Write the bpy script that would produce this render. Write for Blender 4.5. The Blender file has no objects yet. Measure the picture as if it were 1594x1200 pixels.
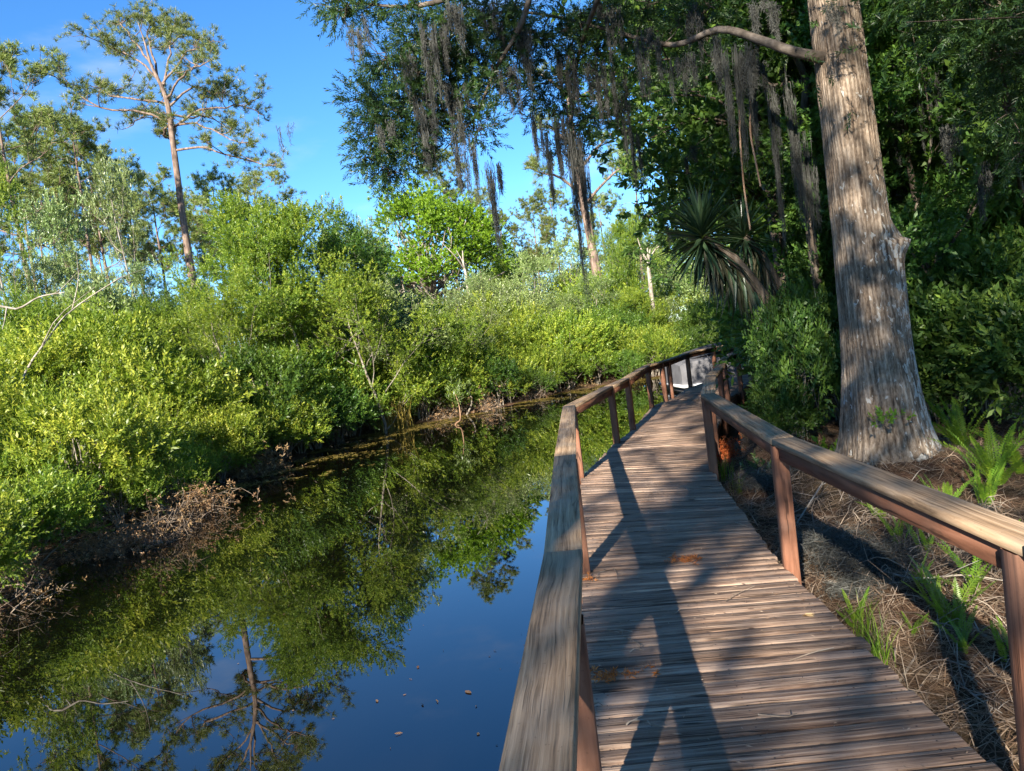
import bpy, math, random
import numpy as np
from mathutils import Matrix, Vector

# ------------------------------------------------------------------ camera
SC = bpy.context.scene
COL = SC.collection
F_PX, ROLL, PITCH, EYE, DECK = 1204.0, math.atan(.124), math.radians(3.3), 2.15, .50
_cr, _sr, _cp, _sp = math.cos(ROLL), math.sin(ROLL), math.cos(PITCH), math.sin(PITCH)
cam_d = bpy.data.cameras.new('camera')
cam = bpy.data.objects.new('camera', cam_d)
COL.objects.link(cam)
cam_d.sensor_width = 36.0
cam_d.lens = 36.0 * F_PX / 1594.0
cam_d.clip_start = .05
cam_d.clip_end = 3000
_R = Vector((1, 0, 0)); _D = Vector((0, -_sp, -_cp)); _FW = Vector((0, _cp, -_sp))
_right = _R * _cr + _D * _sr
_up = _R * _sr - _D * _cr
M = Matrix((( _right.x, _up.x, -_FW.x, 0), (_right.y, _up.y, -_FW.y, 0), (_right.z, _up.z, -_FW.z, EYE), (0, 0, 0, 1)))
cam.matrix_world = M
SC.camera = cam

# ------------------------------------------------------------------ sky and sun
SUN_AZ, SUN_EL = math.radians(21), math.radians(25)     # light travels towards +Y, turned to +X
wd = bpy.data.worlds.new('World'); SC.world = wd; wd.use_nodes = True
nt = wd.node_tree; nt.nodes.clear()
sky = nt.nodes.new('ShaderNodeTexSky'); sky.sky_type = 'NISHITA'; sky.sun_disc = False
sky.sun_elevation = SUN_EL
sky.sun_rotation = math.pi + SUN_AZ
sky.air_density = 1.0; sky.dust_density = 0.0; sky.ozone_density = 4.0; sky.altitude = 2500
bg = nt.nodes.new('ShaderNodeBackground'); bg.inputs['Strength'].default_value = .092
out = nt.nodes.new('ShaderNodeOutputWorld')
hsv = nt.nodes.new('ShaderNodeHueSaturation'); hsv.inputs['Saturation'].default_value = 1.18
nt.links.new(sky.outputs[0], hsv.inputs['Color'])
tcw = nt.nodes.new('ShaderNodeTexCoord'); mpw = nt.nodes.new('ShaderNodeMapping'); mpw.inputs['Scale'].default_value = (2.2, 2.2, 7); nt.links.new(tcw.outputs['Generated'], mpw.inputs['Vector'])
nzw = nt.nodes.new('ShaderNodeTexNoise'); nzw.inputs['Scale'].default_value = 2.4; nzw.inputs['Detail'].default_value = 7; nt.links.new(mpw.outputs[0], nzw.inputs['Vector'])
mrw = nt.nodes.new('ShaderNodeMapRange'); mrw.interpolation_type = 'SMOOTHSTEP'; mrw.inputs[1].default_value = .55; mrw.inputs[2].default_value = .80; mrw.inputs[4].default_value = .35; nt.links.new(nzw.outputs[0], mrw.inputs[0])
mxw = nt.nodes.new('ShaderNodeMix'); mxw.data_type = 'RGBA'; nt.links.new(mrw.outputs[0], mxw.inputs[0]); nt.links.new(hsv.outputs[0], mxw.inputs[6]); mxw.inputs[7].default_value = (3.4, 3.6, 3.9, 1)   # thin high cloud
nt.links.new(mxw.outputs[2], bg.inputs[0]); nt.links.new(bg.outputs[0], out.inputs[0])
sl = bpy.data.lights.new('sun', 'SUN'); sl.energy = 5.0; sl.angle = math.radians(.53); sl.color = (1, .92, .79)
so = bpy.data.objects.new('sun', sl); COL.objects.link(so)
so.rotation_euler = Vector((math.sin(SUN_AZ) * math.cos(SUN_EL), math.cos(SUN_AZ) * math.cos(SUN_EL), -math.sin(SUN_EL))).to_track_quat('-Z', 'Y').to_euler()
so.location = (-20, -40, 30)
vs = SC.view_settings
vs.view_transform = 'Standard'; vs.look = 'None'; vs.exposure = 1.75; vs.gamma = 1.0; vs.use_curve_mapping = False
SC.cycles.max_bounces = 6; SC.cycles.diffuse_bounces = 3; SC.cycles.glossy_bounces = 3; SC.cycles.transmission_bounces = 3
SC.cycles.transparent_max_bounces = 4; SC.cycles.caustics_reflective = False; SC.cycles.caustics_refractive = False
SC.cycles.use_denoising = True

# ------------------------------------------------------------------ helpers
rng = np.random.default_rng(7)
random.seed(7)

def ray(x, y):
    dx, dy = x - 797, y - 600
    u = dx * _cr - dy * _sr; v = dx * _sr + dy * _cr
    return np.array([u, F_PX * _cp - v * _sp, -v * _cp - F_PX * _sp]) / F_PX
def PD(x, y, d):                       # the place seen at x,y of the photograph, d metres ahead
    r = ray(x, y); p = r * (d / r[1]); p[2] += EYE; return p
def PZ(x, y, z):                       # the place seen at x,y on a level of height z
    r = ray(x, y); p = r * ((z - EYE) / r[2]); p[2] += EYE; return p

def nrm(a): return a / np.maximum(np.linalg.norm(a, axis=-1, keepdims=True), 1e-9)
def frame(a):
    ref = np.where(np.abs(a[..., 2:3]) < .9, np.array([0., 0, 1]), np.array([1., 0, 0]))
    u = nrm(np.cross(ref, a)); return u, np.cross(a, u)
def rdir(n, r=rng): return nrm(r.normal(size=(n, 3)))

def mk_mesh(name, V, F, mat=None, smooth=False, rnd=None):
    V = np.ascontiguousarray(V, dtype=np.float32); F = np.ascontiguousarray(F, dtype=np.int32)
    me = bpy.data.meshes.new(name)
    n, k = F.shape
    me.vertices.add(len(V)); me.vertices.foreach_set('co', V.ravel())
    me.loops.add(n * k); me.loops.foreach_set('vertex_index', F.ravel())
    me.polygons.add(n); me.polygons.foreach_set('loop_start', np.arange(0, n * k, k, dtype=np.int32))
    if rnd is not None:
        at = me.attributes.new('rnd', 'FLOAT', 'FACE'); at.data.foreach_set('value', np.ascontiguousarray(rnd, dtype=np.float32))
    me.update(calc_edges=True); me.validate()
    if smooth: me.polygons.foreach_set('use_smooth', np.ones(n, dtype=bool))
    if mat: me.materials.append(mat)
    return me
def link(name, data, parent=None, loc=None, rot=None, scale=None):
    o = bpy.data.objects.new(name, data); COL.objects.link(o)
    if parent: o.parent = parent
    if loc is not None: o.location = loc
    if rot is not None: o.rotation_euler = rot
    if scale is not None: o.scale = scale if hasattr(scale, '__len__') else (scale,) * 3
    return o
def tag(o, label, cat, group=None):
    o['label'] = label; o['category'] = cat
    if group: o['group'] = group
    return o
def thing(name, label, cat, loc=(0, 0, 0), rz=0, group=None, scale=None):
    return tag(link(name, None, None, loc, (0, 0, rz), scale), label, cat, group)
def kind(o, k): o['kind'] = k; return o

class MB:                               # gathers quads
    def __init__(s): s.V = []; s.F = []; s.R = []; s.n = 0
    def add(s, V, F, r=None):
        V = np.asarray(V, float).reshape(-1, 3); F = np.asarray(F, int)
        s.V.append(V); s.F.append(F + s.n); s.n += len(V)
        s.R.append(np.full(len(F), rng.random()) if r is None else np.broadcast_to(np.asarray(r, float), (len(F),)))
        return s
    def tube(s, pts, rad, sides=6, r=None):
        pts = np.asarray(pts, float); n = len(pts); rad = np.broadcast_to(np.asarray(rad, float), (n,))
        t = nrm(np.gradient(pts, axis=0))
        u = np.zeros((n, 3)); u0 = frame(t[0])[0]
        for i in range(n):
            u0 = u0 - t[i] * np.dot(u0, t[i]); u0 = u0 / max(np.linalg.norm(u0), 1e-9); u[i] = u0
        v = np.cross(t, u)
        a = np.arange(sides) * 2 * math.pi / sides
        V = pts[:, None] + rad[:, None, None] * (np.cos(a)[None, :, None] * u[:, None] + np.sin(a)[None, :, None] * v[:, None])
        i = np.arange(n - 1)[:, None]; j = np.arange(sides)[None]; j2 = (j + 1) % sides
        Fq = np.stack([i * sides + j, i * sides + j2, (i + 1) * sides + j2, (i + 1) * sides + j], -1).reshape(-1, 4)
        return s.add(V.reshape(-1, 3), Fq, r)
    def mesh(s, name, mat, smooth=True):
        return mk_mesh(name, np.concatenate(s.V), np.concatenate(s.F), mat, smooth, np.concatenate(s.R))

def spline(p, n):                       # Catmull-Rom through points
    p = np.asarray(p, float)
    if len(p) == 2: return p[0] + (p[1] - p[0]) * np.linspace(0, 1, n)[:, None]
    q = np.vstack([2 * p[0] - p[1], p, 2 * p[-1] - p[-2]])
    t = np.linspace(0, len(p) - 1 - 1e-6, n); i = t.astype(int); f = (t - i)[:, None]
    a, b, c, d = q[i], q[i + 1], q[i + 2], q[i + 3]
    return .5 * (2 * b + (c - a) * f + (2 * a - 5 * b + 4 * c - d) * f ** 2 + (3 * b - a - 3 * c + d) * f ** 3)

_lat = rng.random((64, 64, 16))
def vnoise(x, y, z=0):                  # smooth value noise in 0..1, for shapes
    x, y, z = np.broadcast_arrays(np.asarray(x, float), np.asarray(y, float), np.asarray(z, float))
    xi, yi, zi = np.floor(x).astype(int), np.floor(y).astype(int), np.floor(z).astype(int)
    fx, fy, fz = x - xi, y - yi, z - zi
    fx, fy, fz = [f * f * (3 - 2 * f) for f in (fx, fy, fz)]
    g = lambda a, b, c: _lat[(xi + a) % 64, (yi + b) % 64, (zi + c) % 16]
    l = lambda a, b, t: a + (b - a) * t
    return l(l(l(g(0,0,0), g(1,0,0), fx), l(g(0,1,0), g(1,1,0), fx), fy), l(l(g(0,0,1), g(1,0,1), fx), l(g(0,1,1), g(1,1,1), fx), fy), fz)

# ------------------------------------------------------------------ materials
def new_mat(name):
    m = bpy.data.materials.new(name); m.use_nodes = True
    t = m.node_tree; t.nodes.clear()
    o = t.nodes.new('ShaderNodeOutputMaterial')
    return m, t, o
def N(t, typ, **kw):
    n = t.nodes.new(typ)
    for k, v in kw.items():
        if k in n.inputs.keys(): n.inputs[k].default_value = v
        else: setattr(n, k, v)
    return n
def ramp(t, fac, stops):
    r = t.nodes.new('ShaderNodeValToRGB'); e = r.color_ramp.elements
    while len(e) < len(stops): e.new(.5)
    for el, (p, c) in zip(e, stops): el.position = p; el.color = tuple(c) + (1,)
    t.links.new(fac, r.inputs[0]); return r.outputs[0]
def math_n(t, op, a, b=None, clamp=False):
    n = t.nodes.new('ShaderNodeMath'); n.operation = op; n.use_clamp = clamp
    for i, v in enumerate((a, b)):
        if v is None: continue
        if isinstance(v, (int, float)): n.inputs[i].default_value = v
        else: t.links.new(v, n.inputs[i])
    return n.outputs[0]
def mixc(t, fac, a, b, mode='MIX'):
    n = t.nodes.new('ShaderNodeMix'); n.data_type = 'RGBA'; n.blend_type = mode
    for sock, v in ((n.inputs[0], fac), (n.inputs[6], a), (n.inputs[7], b)):
        if isinstance(v, (int, float)): sock.default_value = v
        elif isinstance(v, tuple): sock.default_value = tuple(v) + (1,)
        else: t.links.new(v, sock)
    return n.outputs[2]
def noise(t, vec, scale, detail=4, rough=.55, dist=0):
    n = N(t, 'ShaderNodeTexNoise', Scale=scale, Detail=detail, Roughness=rough, Distortion=dist)
    if vec is not None: t.links.new(vec, n.inputs['Vector'])
    return n.outputs[0]
def mapped(t, vec, scale, offs=None):
    n = t.nodes.new('ShaderNodeMapping'); n.inputs['Scale'].default_value = scale
    t.links.new(vec, n.inputs['Vector'])
    if offs is not None: t.links.new(offs, n.inputs['Location'])
    return n.outputs[0]
def bump(t, h, strength, dist):
    b = N(t, 'ShaderNodeBump', Strength=strength, Distance=dist); t.links.new(h, b.inputs['Height']); return b.outputs[0]

def leaf_mat(name, cols, trans=.32, tcol=(.30, .42, .03), rough=.45, spec=.45, var=.25):
    """cols: three leaf colours, old to young; every leaf takes its own from the face attribute, every plant is shifted a little."""
    m, t, o = new_mat(name)
    at = t.nodes.new('ShaderNodeAttribute'); at.attribute_name = 'rnd'
    oi = t.nodes.new('ShaderNodeObjectInfo')
    c = ramp(t, at.outputs['Fac'], [(0, cols[0]), (.55, cols[1]), (1, cols[2])])
    hs = t.nodes.new('ShaderNodeHueSaturation')
    mr = N(t, 'ShaderNodeMapRange'); t.links.new(oi.outputs['Random'], mr.inputs[0]); mr.inputs[3].default_value = 1 - var; mr.inputs[4].default_value = 1 + var
    t.links.new(mr.outputs[0], hs.inputs['Value'])
    h2 = N(t, 'ShaderNodeMapRange'); t.links.new(math_n(t, 'FRACT', math_n(t, 'MULTIPLY', oi.outputs['Random'], 7.3)), h2.inputs[0]); h2.inputs[3].default_value = .488; h2.inputs[4].default_value = .512
    t.links.new(h2.outputs[0], hs.inputs['Hue'])
    t.links.new(c, hs.inputs['Color'])
    p = N(t, 'ShaderNodeBsdfPrincipled', Roughness=rough); p.inputs['Specular IOR Level'].default_value = spec
    t.links.new(hs.outputs[0], p.inputs['Base Color'])
    tr = t.nodes.new('ShaderNodeBsdfTranslucent')
    t.links.new(mixc(t, .55, hs.outputs[0], tcol), tr.inputs[0])
    mx = t.nodes.new('ShaderNodeMixShader'); mx.inputs[0].default_value = trans
    t.links.new(p.outputs[0], mx.inputs[1]); t.links.new(tr.outputs[0], mx.inputs[2]); t.links.new(mx.outputs[0], o.inputs[0])
    return m

def simple_mat(name, stops, scale=(1, 1, 1), ns=6, rough=.85, bmp=.4, bdist=.01, coords='Object', spec=.25, detail=6):
    m, t, o = new_mat(name)
    tc = t.nodes.new('ShaderNodeTexCoord'); oi = t.nodes.new('ShaderNodeObjectInfo')
    off = t.nodes.new('ShaderNodeCombineXYZ'); t.links.new(math_n(t, 'MULTIPLY', oi.outputs['Random'], 37.), off.inputs[0]); t.links.new(math_n(t, 'MULTIPLY', oi.outputs['Random'], 91.), off.inputs[2])
    v = mapped(t, tc.outputs[coords], scale, off.outputs[0])
    f = noise(t, v, ns, detail)
    p = N(t, 'ShaderNodeBsdfPrincipled', Roughness=rough); p.inputs['Specular IOR Level'].default_value = spec
    t.links.new(ramp(t, f, stops), p.inputs['Base Color'])
    if bmp: t.links.new(bump(t, f, bmp, bdist), p.inputs['Normal'])
    t.links.new(p.outputs[0], o.inputs[0]); return m

def wood_mat(name, dark, mid, light, grain=42., streak=1.0, wear=(.42, .40, .38), wear_amt=.35, rough=.8, depth=.004, rings=0., tint=.25, checks=.8):
    """Weathered board: x is the length of the board; fine raised grain, greyed patches, its own tone for every board."""
    m, t, o = new_mat(name)
    tc = t.nodes.new('ShaderNodeTexCoord'); oi = t.nodes.new('ShaderNodeObjectInfo')
    off = t.nodes.new('ShaderNodeCombineXYZ')
    t.links.new(math_n(t, 'MULTIPLY', oi.outputs['Random'], 53.), off.inputs[0]); t.links.new(math_n(t, 'MULTIPLY', oi.outputs['Random'], 29.), off.inputs[1])
    v = mapped(t, tc.outputs['Object'], (1, 1, 1), off.outputs[0])
    warp = noise(t, v, 2.2, 3, .5)
    wv = t.nodes.new('ShaderNodeCombineXYZ'); t.links.new(math_n(t, 'MULTIPLY', math_n(t, 'SUBTRACT', warp, .5), .02 + rings), wv.inputs[1])
    va = t.nodes.new('ShaderNodeVectorMath'); va.operation = 'ADD'; t.links.new(v, va.inputs[0]); t.links.new(wv.outputs[0], va.inputs[1])
    g1 = noise(t, mapped(t, va.outputs[0], (1.1 * streak, grain, grain * .35)), 1.0, 6, .62)
    g2 = noise(t, mapped(t, va.outputs[0], (3.0 * streak, grain * 3.2, grain)), 1.0, 4, .6)
    gg = math_n(t, 'ADD', math_n(t, 'MULTIPLY', g1, .65), math_n(t, 'MULTIPLY', g2, .35))
    col = ramp(t, gg, [(.36, dark), (.47, mid), (.62, light)])
    ck = noise(t, mapped(t, va.outputs[0], (.55 * streak, grain * .62, grain * .2)), 1.0, 3, .5)
    line = N_smooth(t, math_n(t, 'ABSOLUTE', math_n(t, 'SUBTRACT', ck, .5)), .022, .006)
    gate = N_smooth(t, noise(t, mapped(t, v, (2.3, 9, 9)), 1.0, 2, .5), .44, .56)
    crack = math_n(t, 'MULTIPLY', math_n(t, 'MULTIPLY', line, gate), checks)
    blot = noise(t, v, 3.1, 5, .6)
    bf = math_n(t, 'MULTIPLY', N_smooth(t, blot, .46, .68), wear_amt)
    col = mixc(t, bf, col, wear)
    spk = N_smooth(t, noise(t, v, 75, 2, .5), .64, .74)
    col = mixc(t, math_n(t, 'MULTIPLY', spk, .35), col, dark)
    col = mixc(t, crack, col, tuple(c * .45 for c in dark))
    hs = t.nodes.new('ShaderNodeHueSaturation'); t.links.new(col, hs.inputs['Color'])
    mr = N(t, 'ShaderNodeMapRange'); t.links.new(math_n(t, 'FRACT', math_n(t, 'MULTIPLY', oi.outputs['Random'], 11.7)), mr.inputs[0]); mr.inputs[3].default_value = 1 - tint; mr.inputs[4].default_value = 1 + tint
    t.links.new(mr.outputs[0], hs.inputs['Value'])
    p = N(t, 'ShaderNodeBsdfPrincipled', Roughness=rough); p.inputs['Specular IOR Level'].default_value = .3
    t.links.new(hs.outputs[0], p.inputs['Base Color'])
    t.links.new(bump(t, math_n(t, 'SUBTRACT', gg, math_n(t, 'MULTIPLY', crack, .5)), 1.0, depth), p.inputs['Normal'])
    t.links.new(p.outputs[0], o.inputs[0]); return m
def N_smooth(t, fac, a, b):
    mr = t.nodes.new('ShaderNodeMapRange'); mr.interpolation_type = 'SMOOTHSTEP'; t.links.new(fac, mr.inputs[0])
    mr.inputs[1].default_value = a; mr.inputs[2].default_value = b; return mr.outputs[0]

MT = {}
MT['plank'] = wood_mat('weathered_plank', (.036, .018, .011), (.205, .128, .086), (.42, .30, .215), grain=52, wear=(.32, .235, .18), wear_amt=.5, depth=.012)
MT['cap'] = wood_mat('weathered_cap', (.075, .045, .025), (.255, .165, .095), (.42, .295, .185), grain=40, wear=(.32, .245, .175), wear_amt=.45, depth=.006, checks=.42, rings=.012, tint=.15)
MT['stain'] = wood_mat('brown_stained_wood', (.070, .029, .016), (.155, .064, .034), (.24, .108, .064), grain=40, wear=(.19, .115, .08), wear_amt=.4, depth=.003, tint=.18)
MT['shrub_a'] = leaf_mat('leaf_yellow_green', [(.065, .108, .014), (.172, .245, .022), (.40, .43, .052)], trans=.38, tcol=(.38, .54, .03), var=.12)
MT['shrub_b'] = leaf_mat('leaf_fresh_green', [(.045, .085, .012), (.140, .215, .020), (.34, .39, .045)], trans=.38, tcol=(.34, .52, .03), var=.12)
MT['shrub_c'] = leaf_mat('leaf_deep_green', [(.026, .062, .010), (.060, .125, .016), (.13, .21, .026)], tcol=(.26, .42, .03))
MT['grey'] = leaf_mat('leaf_grey_green', [(.080, .130, .028), (.165, .235, .060), (.34, .41, .17)], trans=.22, tcol=(.28, .36, .1), rough=.38, spec=.6)
MT['oak'] = leaf_mat('leaf_bright_oak', [(.085, .165, .012), (.170, .300, .018), (.28, .41, .028)], trans=.4, tcol=(.30, .48, .02))
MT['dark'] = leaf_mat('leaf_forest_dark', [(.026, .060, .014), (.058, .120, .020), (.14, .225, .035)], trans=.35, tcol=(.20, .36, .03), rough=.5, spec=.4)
MT['cyp'] = leaf_mat('leaf_cypress', [(.013, .034, .012), (.026, .060, .016), (.06, .105, .024)], trans=.3, tcol=(.18, .30, .03))
MT['pine'] = leaf_mat('needle_pine', [(.075, .11, .026), (.15, .20, .040), (.28, .31, .08)], trans=.2)
MT['dry'] = leaf_mat('leaf_dry', [(.12, .068, .034), (.29, .18, .09), (.46, .33, .18)], trans=.2, tcol=(.5, .25, .08), spec=.2)
MT['straw'] = leaf_mat('needle_straw', [(.080, .048, .031), (.19, .122, .077), (.38, .285, .20)], trans=.05, tcol=(.4, .2, .08), spec=.2, var=.05)
MT['rust'] = leaf_mat('leaf_rust', [(.30, .075, .02), (.50, .14, .035), (.62, .24, .08)], trans=.1, tcol=(.6, .2, .05), spec=.15, var=.05)
MT['moss'] = leaf_mat('spanish_moss_grey', [(.038, .039, .035), (.074, .075, .068), (.135, .135, .122)], trans=.25, tcol=(.3, .28, .2), rough=.9, spec=.1, var=.15)
MT['fern'] = leaf_mat('leaf_fern', [(.06, .12, .012), (.13, .23, .018), (.24, .34, .03)], trans=.4, tcol=(.35, .5, .03))
MT['yucca'] = leaf_mat('leaf_yucca', [(.012, .028, .016), (.022, .048, .024), (.05, .085, .04)], trans=.12, rough=.35, spec=.5, var=.08)
MT['skirt'] = leaf_mat('leaf_yucca_old', [(.014, .020, .011), (.030, .034, .017), (.06, .056, .028)], trans=.1, rough=.6)
MT['weed'] = leaf_mat('floating_weed', [(.11, .085, .02), (.25, .19, .04), (.38, .31, .09)], trans=.1, spec=.2, var=.05)
MT['bark_pine'] = simple_mat('bark_pine', [(.3, (.060, .042, .033)), (.5, (.165, .115, .085)), (.7, (.29, .215, .17))], (1, 1, .28), 7, bmp=.8, bdist=.03)
MT['bark_grey'] = simple_mat('bark_grey', [(.3, (.075, .060, .046)), (.5, (.20, .17, .135)), (.7, (.36, .325, .275))], (1, 1, .3), 10, bmp=.6, bdist=.012)
MT['bark_dark'] = simple_mat('bark_dark', [(.3, (.030, .022, .016)), (.5, (.085, .065, .048)), (.72, (.20, .17, .135))], (1, 1, .25), 11, bmp=.8, bdist=.015)
MT['bark_limb'] = simple_mat('bark_limb', [(.3, (.035, .027, .020)), (.5, (.095, .075, .058)), (.7, (.19, .155, .125))], (1, 1, 1), 9, bmp=.8, bdist=.015)
MT['pale_wood'] = simple_mat('bare_pale_wood', [(.3, (.13, .105, .08)), (.5, (.28, .24, .195)), (.7, (.44, .395, .34))], (1, 1, .4), 9, bmp=.4, bdist=.006)
MT['twig'] = simple_mat('dead_twig', [(.3, (.085, .060, .042)), (.5, (.20, .15, .11)), (.7, (.36, .30, .235))], (1, 1, 1), 4, bmp=.2, bdist=.003)
MT['vine'] = simple_mat('vine_bark', [(.3, (.15, .085, .05)), (.5, (.29, .18, .11)), (.7, (.40, .27, .18))], (1, 1, .5), 6, bmp=.3, bdist=.004)

def cypress_bark():
    m, t, o = new_mat('bark_cypress')
    tc = t.nodes.new('ShaderNodeTexCoord')
    at = t.nodes.new('ShaderNodeAttribute'); at.attribute_name = 'rnd'
    v = mapped(t, tc.outputs['Object'], (1, 1, .13))
    f1 = noise(t, v, 26, 6, .62); f2 = noise(t, mapped(t, tc.outputs['Object'], (1, 1, .35)), 60, 4, .6)
    g = math_n(t, 'ADD', math_n(t, 'MULTIPLY', f1, .6), math_n(t, 'MULTIPLY', f2, .4))
    col = ramp(t, g, [(.36, (.068, .046, .031)), (.48, (.245, .182, .128)), (.62, (.45, .365, .28))])
    col = mixc(t, math_n(t, 'MULTIPLY', math_n(t, 'SUBTRACT', 1, at.outputs['Fac'], True), 1.15, True), col, (.035, .024, .018))
    # pale crusty lichen, thick on the flank that looks away from the water
    sep = t.nodes.new('ShaderNodeSeparateXYZ'); t.links.new(tc.outputs['Object'], sep.inputs[0])
    l1 = noise(t, mapped(t, tc.outputs['Object'], (1, 1, .55)), 19, 4, .6, .5); l2 = noise(t, tc.outputs['Object'], 2.1, 2)
    bias = math_n(t, 'MULTIPLY', N_smooth(t, sep.outputs[0], -.35, .55), .15)
    up = math_n(t, 'MULTIPLY', N_smooth(t, sep.outputs[2], 3.6, 1.0), .035)
    lf = N_smooth(t, math_n(t, 'ADD', math_n(t, 'ADD', math_n(t, 'ADD', math_n(t, 'MULTIPLY', l1, .75), math_n(t, 'MULTIPLY', l2, .25)), bias), up), .635, .675)
    col = mixc(t, math_n(t, 'MULTIPLY', lf, .75), col, (.46, .45, .41))
    p = N(t, 'ShaderNodeBsdfPrincipled', Roughness=.9); p.inputs['Specular IOR Level'].default_value = .15
    t.links.new(col, p.inputs['Base Color']); t.links.new(bump(t, g, 1.0, .03), p.inputs['Normal']); t.links.new(p.outputs[0], o.inputs[0])
    return m
MT['bark_cypress'] = cypress_bark()

def ground_mat():
    m, t, o = new_mat('forest_floor')
    g = t.nodes.new('ShaderNodeNewGeometry')
    a = noise(t, g.outputs['Position'], .9, 6, .6); b = noise(t, g.outputs['Position'], 16, 8, .7)
    c = ramp(t, b, [(.32, (.022, .014, .010)), (.5, (.085, .047, .030)), (.68, (.19, .115, .075))])
    c = mixc(t, N_smooth(t, a, .45, .62), c, mixc(t, .5, c, (.055, .052, .028)))
    p = N(t, 'ShaderNodeBsdfPrincipled', Roughness=.95); p.inputs['Specular IOR Level'].default_value = .1
    t.links.new(c, p.inputs['Base Color']); t.links.new(bump(t, b, .9, .03), p.inputs['Normal']); t.links.new(p.outputs[0], o.inputs[0]); return m
def water_mat():
    m, t, o = new_mat('dark_still_water')
    g = t.nodes.new('ShaderNodeNewGeometry')
    a = noise(t, mapped(t, g.outputs['Position'], (1, .7, 1)), 2.2, 2, .5)
    b = noise(t, g.outputs['Position'], .35, 2, .5)
    h = math_n(t, 'ADD', math_n(t, 'MULTIPLY', a, .12), math_n(t, 'MULTIPLY', b, .5))
    p = N(t, 'ShaderNodeBsdfPrincipled', Roughness=.006, IOR=1.95); p.inputs['Base Color'].default_value = (.0022, .0020, .0012, 1)
    p.inputs['Specular IOR Level'].default_value = .5
    t.links.new(bump(t, h, .05, .05), p.inputs['Normal']); t.links.new(p.outputs[0], o.inputs[0]); return m
MT['ground'] = ground_mat(); MT['water'] = water_mat()

def plain(name, c, rough=.6, spec=.3, ns=8., amt=.12):
    lo = tuple(x * (1 - amt) for x in c); hi = tuple(min(1, x * (1 + amt)) for x in c)
    return simple_mat(name, [(.35, lo), (.65, hi)], (1, 1, 1), ns, rough, .15, .01, spec=spec)

# ------------------------------------------------------------------ terrain and water
LB = np.array([(-40, -16), (-20, -9), (-11, -3), (-7.2, 2), (-6.0, 5), (-5.6, 8), (-6.0, 9.8), (-5.7, 12), (-5.8, 14.9), (-5.3, 16.2), (-5.0, 20.4), (-3.7, 23), (-2, 23.8), (0, 26.2), (1.7, 28.6), (3.5, 29.7), (5.2, 30.6), (9, 31.5), (18, 32), (60, 30)], float)
RB = np.array([(60, 24), (22, 24.8), (14, 24.4), (9, 23), (5.9, 20.6), (4.6, 18.2), (3.1, 15.0), (2.1, 11.6), (1.35, 8.6), (1.0, 5), (.7, 1), (.1, -4), (-5, -7), (-14, -12), (-40, -22)], float)
POLY = np.vstack([LB, RB])
def canal_sd(x, y):                     # signed distance to the canal's edge: below 0 over water
    P = np.stack([x, y], -1); A = POLY; B = np.roll(POLY, -1, 0)
    best = np.full(x.shape, 1e9); ins = np.zeros(x.shape, bool)
    for a, b in zip(A, B):
        ab = b - a; tt = np.clip(((P - a) @ ab) / (ab @ ab), 0, 1)
        best = np.minimum(best, np.linalg.norm(P - a - tt[..., None] * ab, axis=-1))
        c = ((a[1] > y) != (b[1] > y)) & (x < (b[0] - a[0]) * (y - a[1]) / (b[1] - a[1] + 1e-12) + a[0])
        ins ^= c
    return np.where(ins, -best, best)
def ground_z(x, y):
    x = np.asarray(x, float); y = np.asarray(y, float)
    sd = canal_sd(x, y)
    s = np.clip(sd / 2.2, 0, 1); s = s * s * (3 - 2 * s)
    dry = .02 + .30 * s + (vnoise(x * .8, y * .8) - .5) * .22 * s + (vnoise(x * 2.7, y * 2.7, 3) - .5) * .12 * s
    dry = dry + .17 * np.exp(-((x - 3.72) ** 2 + (y - 7.75) ** 2) / .85)     # litter heaped round the great trunk
    wet = .02 + np.clip(sd, -1.2, 0) * .75
    return np.where(sd > 0, dry, wet)
def axis(lo, hi, near_lo, near_hi, step):
    a = np.arange(near_lo, near_hi, step); k = np.array([1, 2, 4, 7, 11, 17, 26, 40, 60, 90, 140, 220, 340, 520, 800, 1200.])
    return np.concatenate([(near_lo - k)[::-1], a, near_hi + k])
gx = axis(0, 0, -14, 16, .22); gy = axis(0, 0, -12, 36, .22)
X, Y = np.meshgrid(gx, gy, indexing='ij')
Z = ground_z(X, Y)
nx, ny = X.shape
ii = (np.arange(nx - 1)[:, None] * ny + np.arange(ny - 1)[None]).ravel()
kind(link('ground', mk_mesh('ground', np.stack([X, Y, Z], -1).reshape(-1, 3), np.stack([ii, ii + ny, ii + ny + 1, ii + 1], -1), MT['ground'], True)), 'structure')
kind(link('water', mk_mesh('water', [(-60, -40, 0), (80, -40, 0), (80, 60, 0), (-60, 60, 0)], [(0, 1, 2, 3)], MT['water'])), 'structure')
def gz(x, y): return float(ground_z(np.array([x]), np.array([y]))[0])

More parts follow.
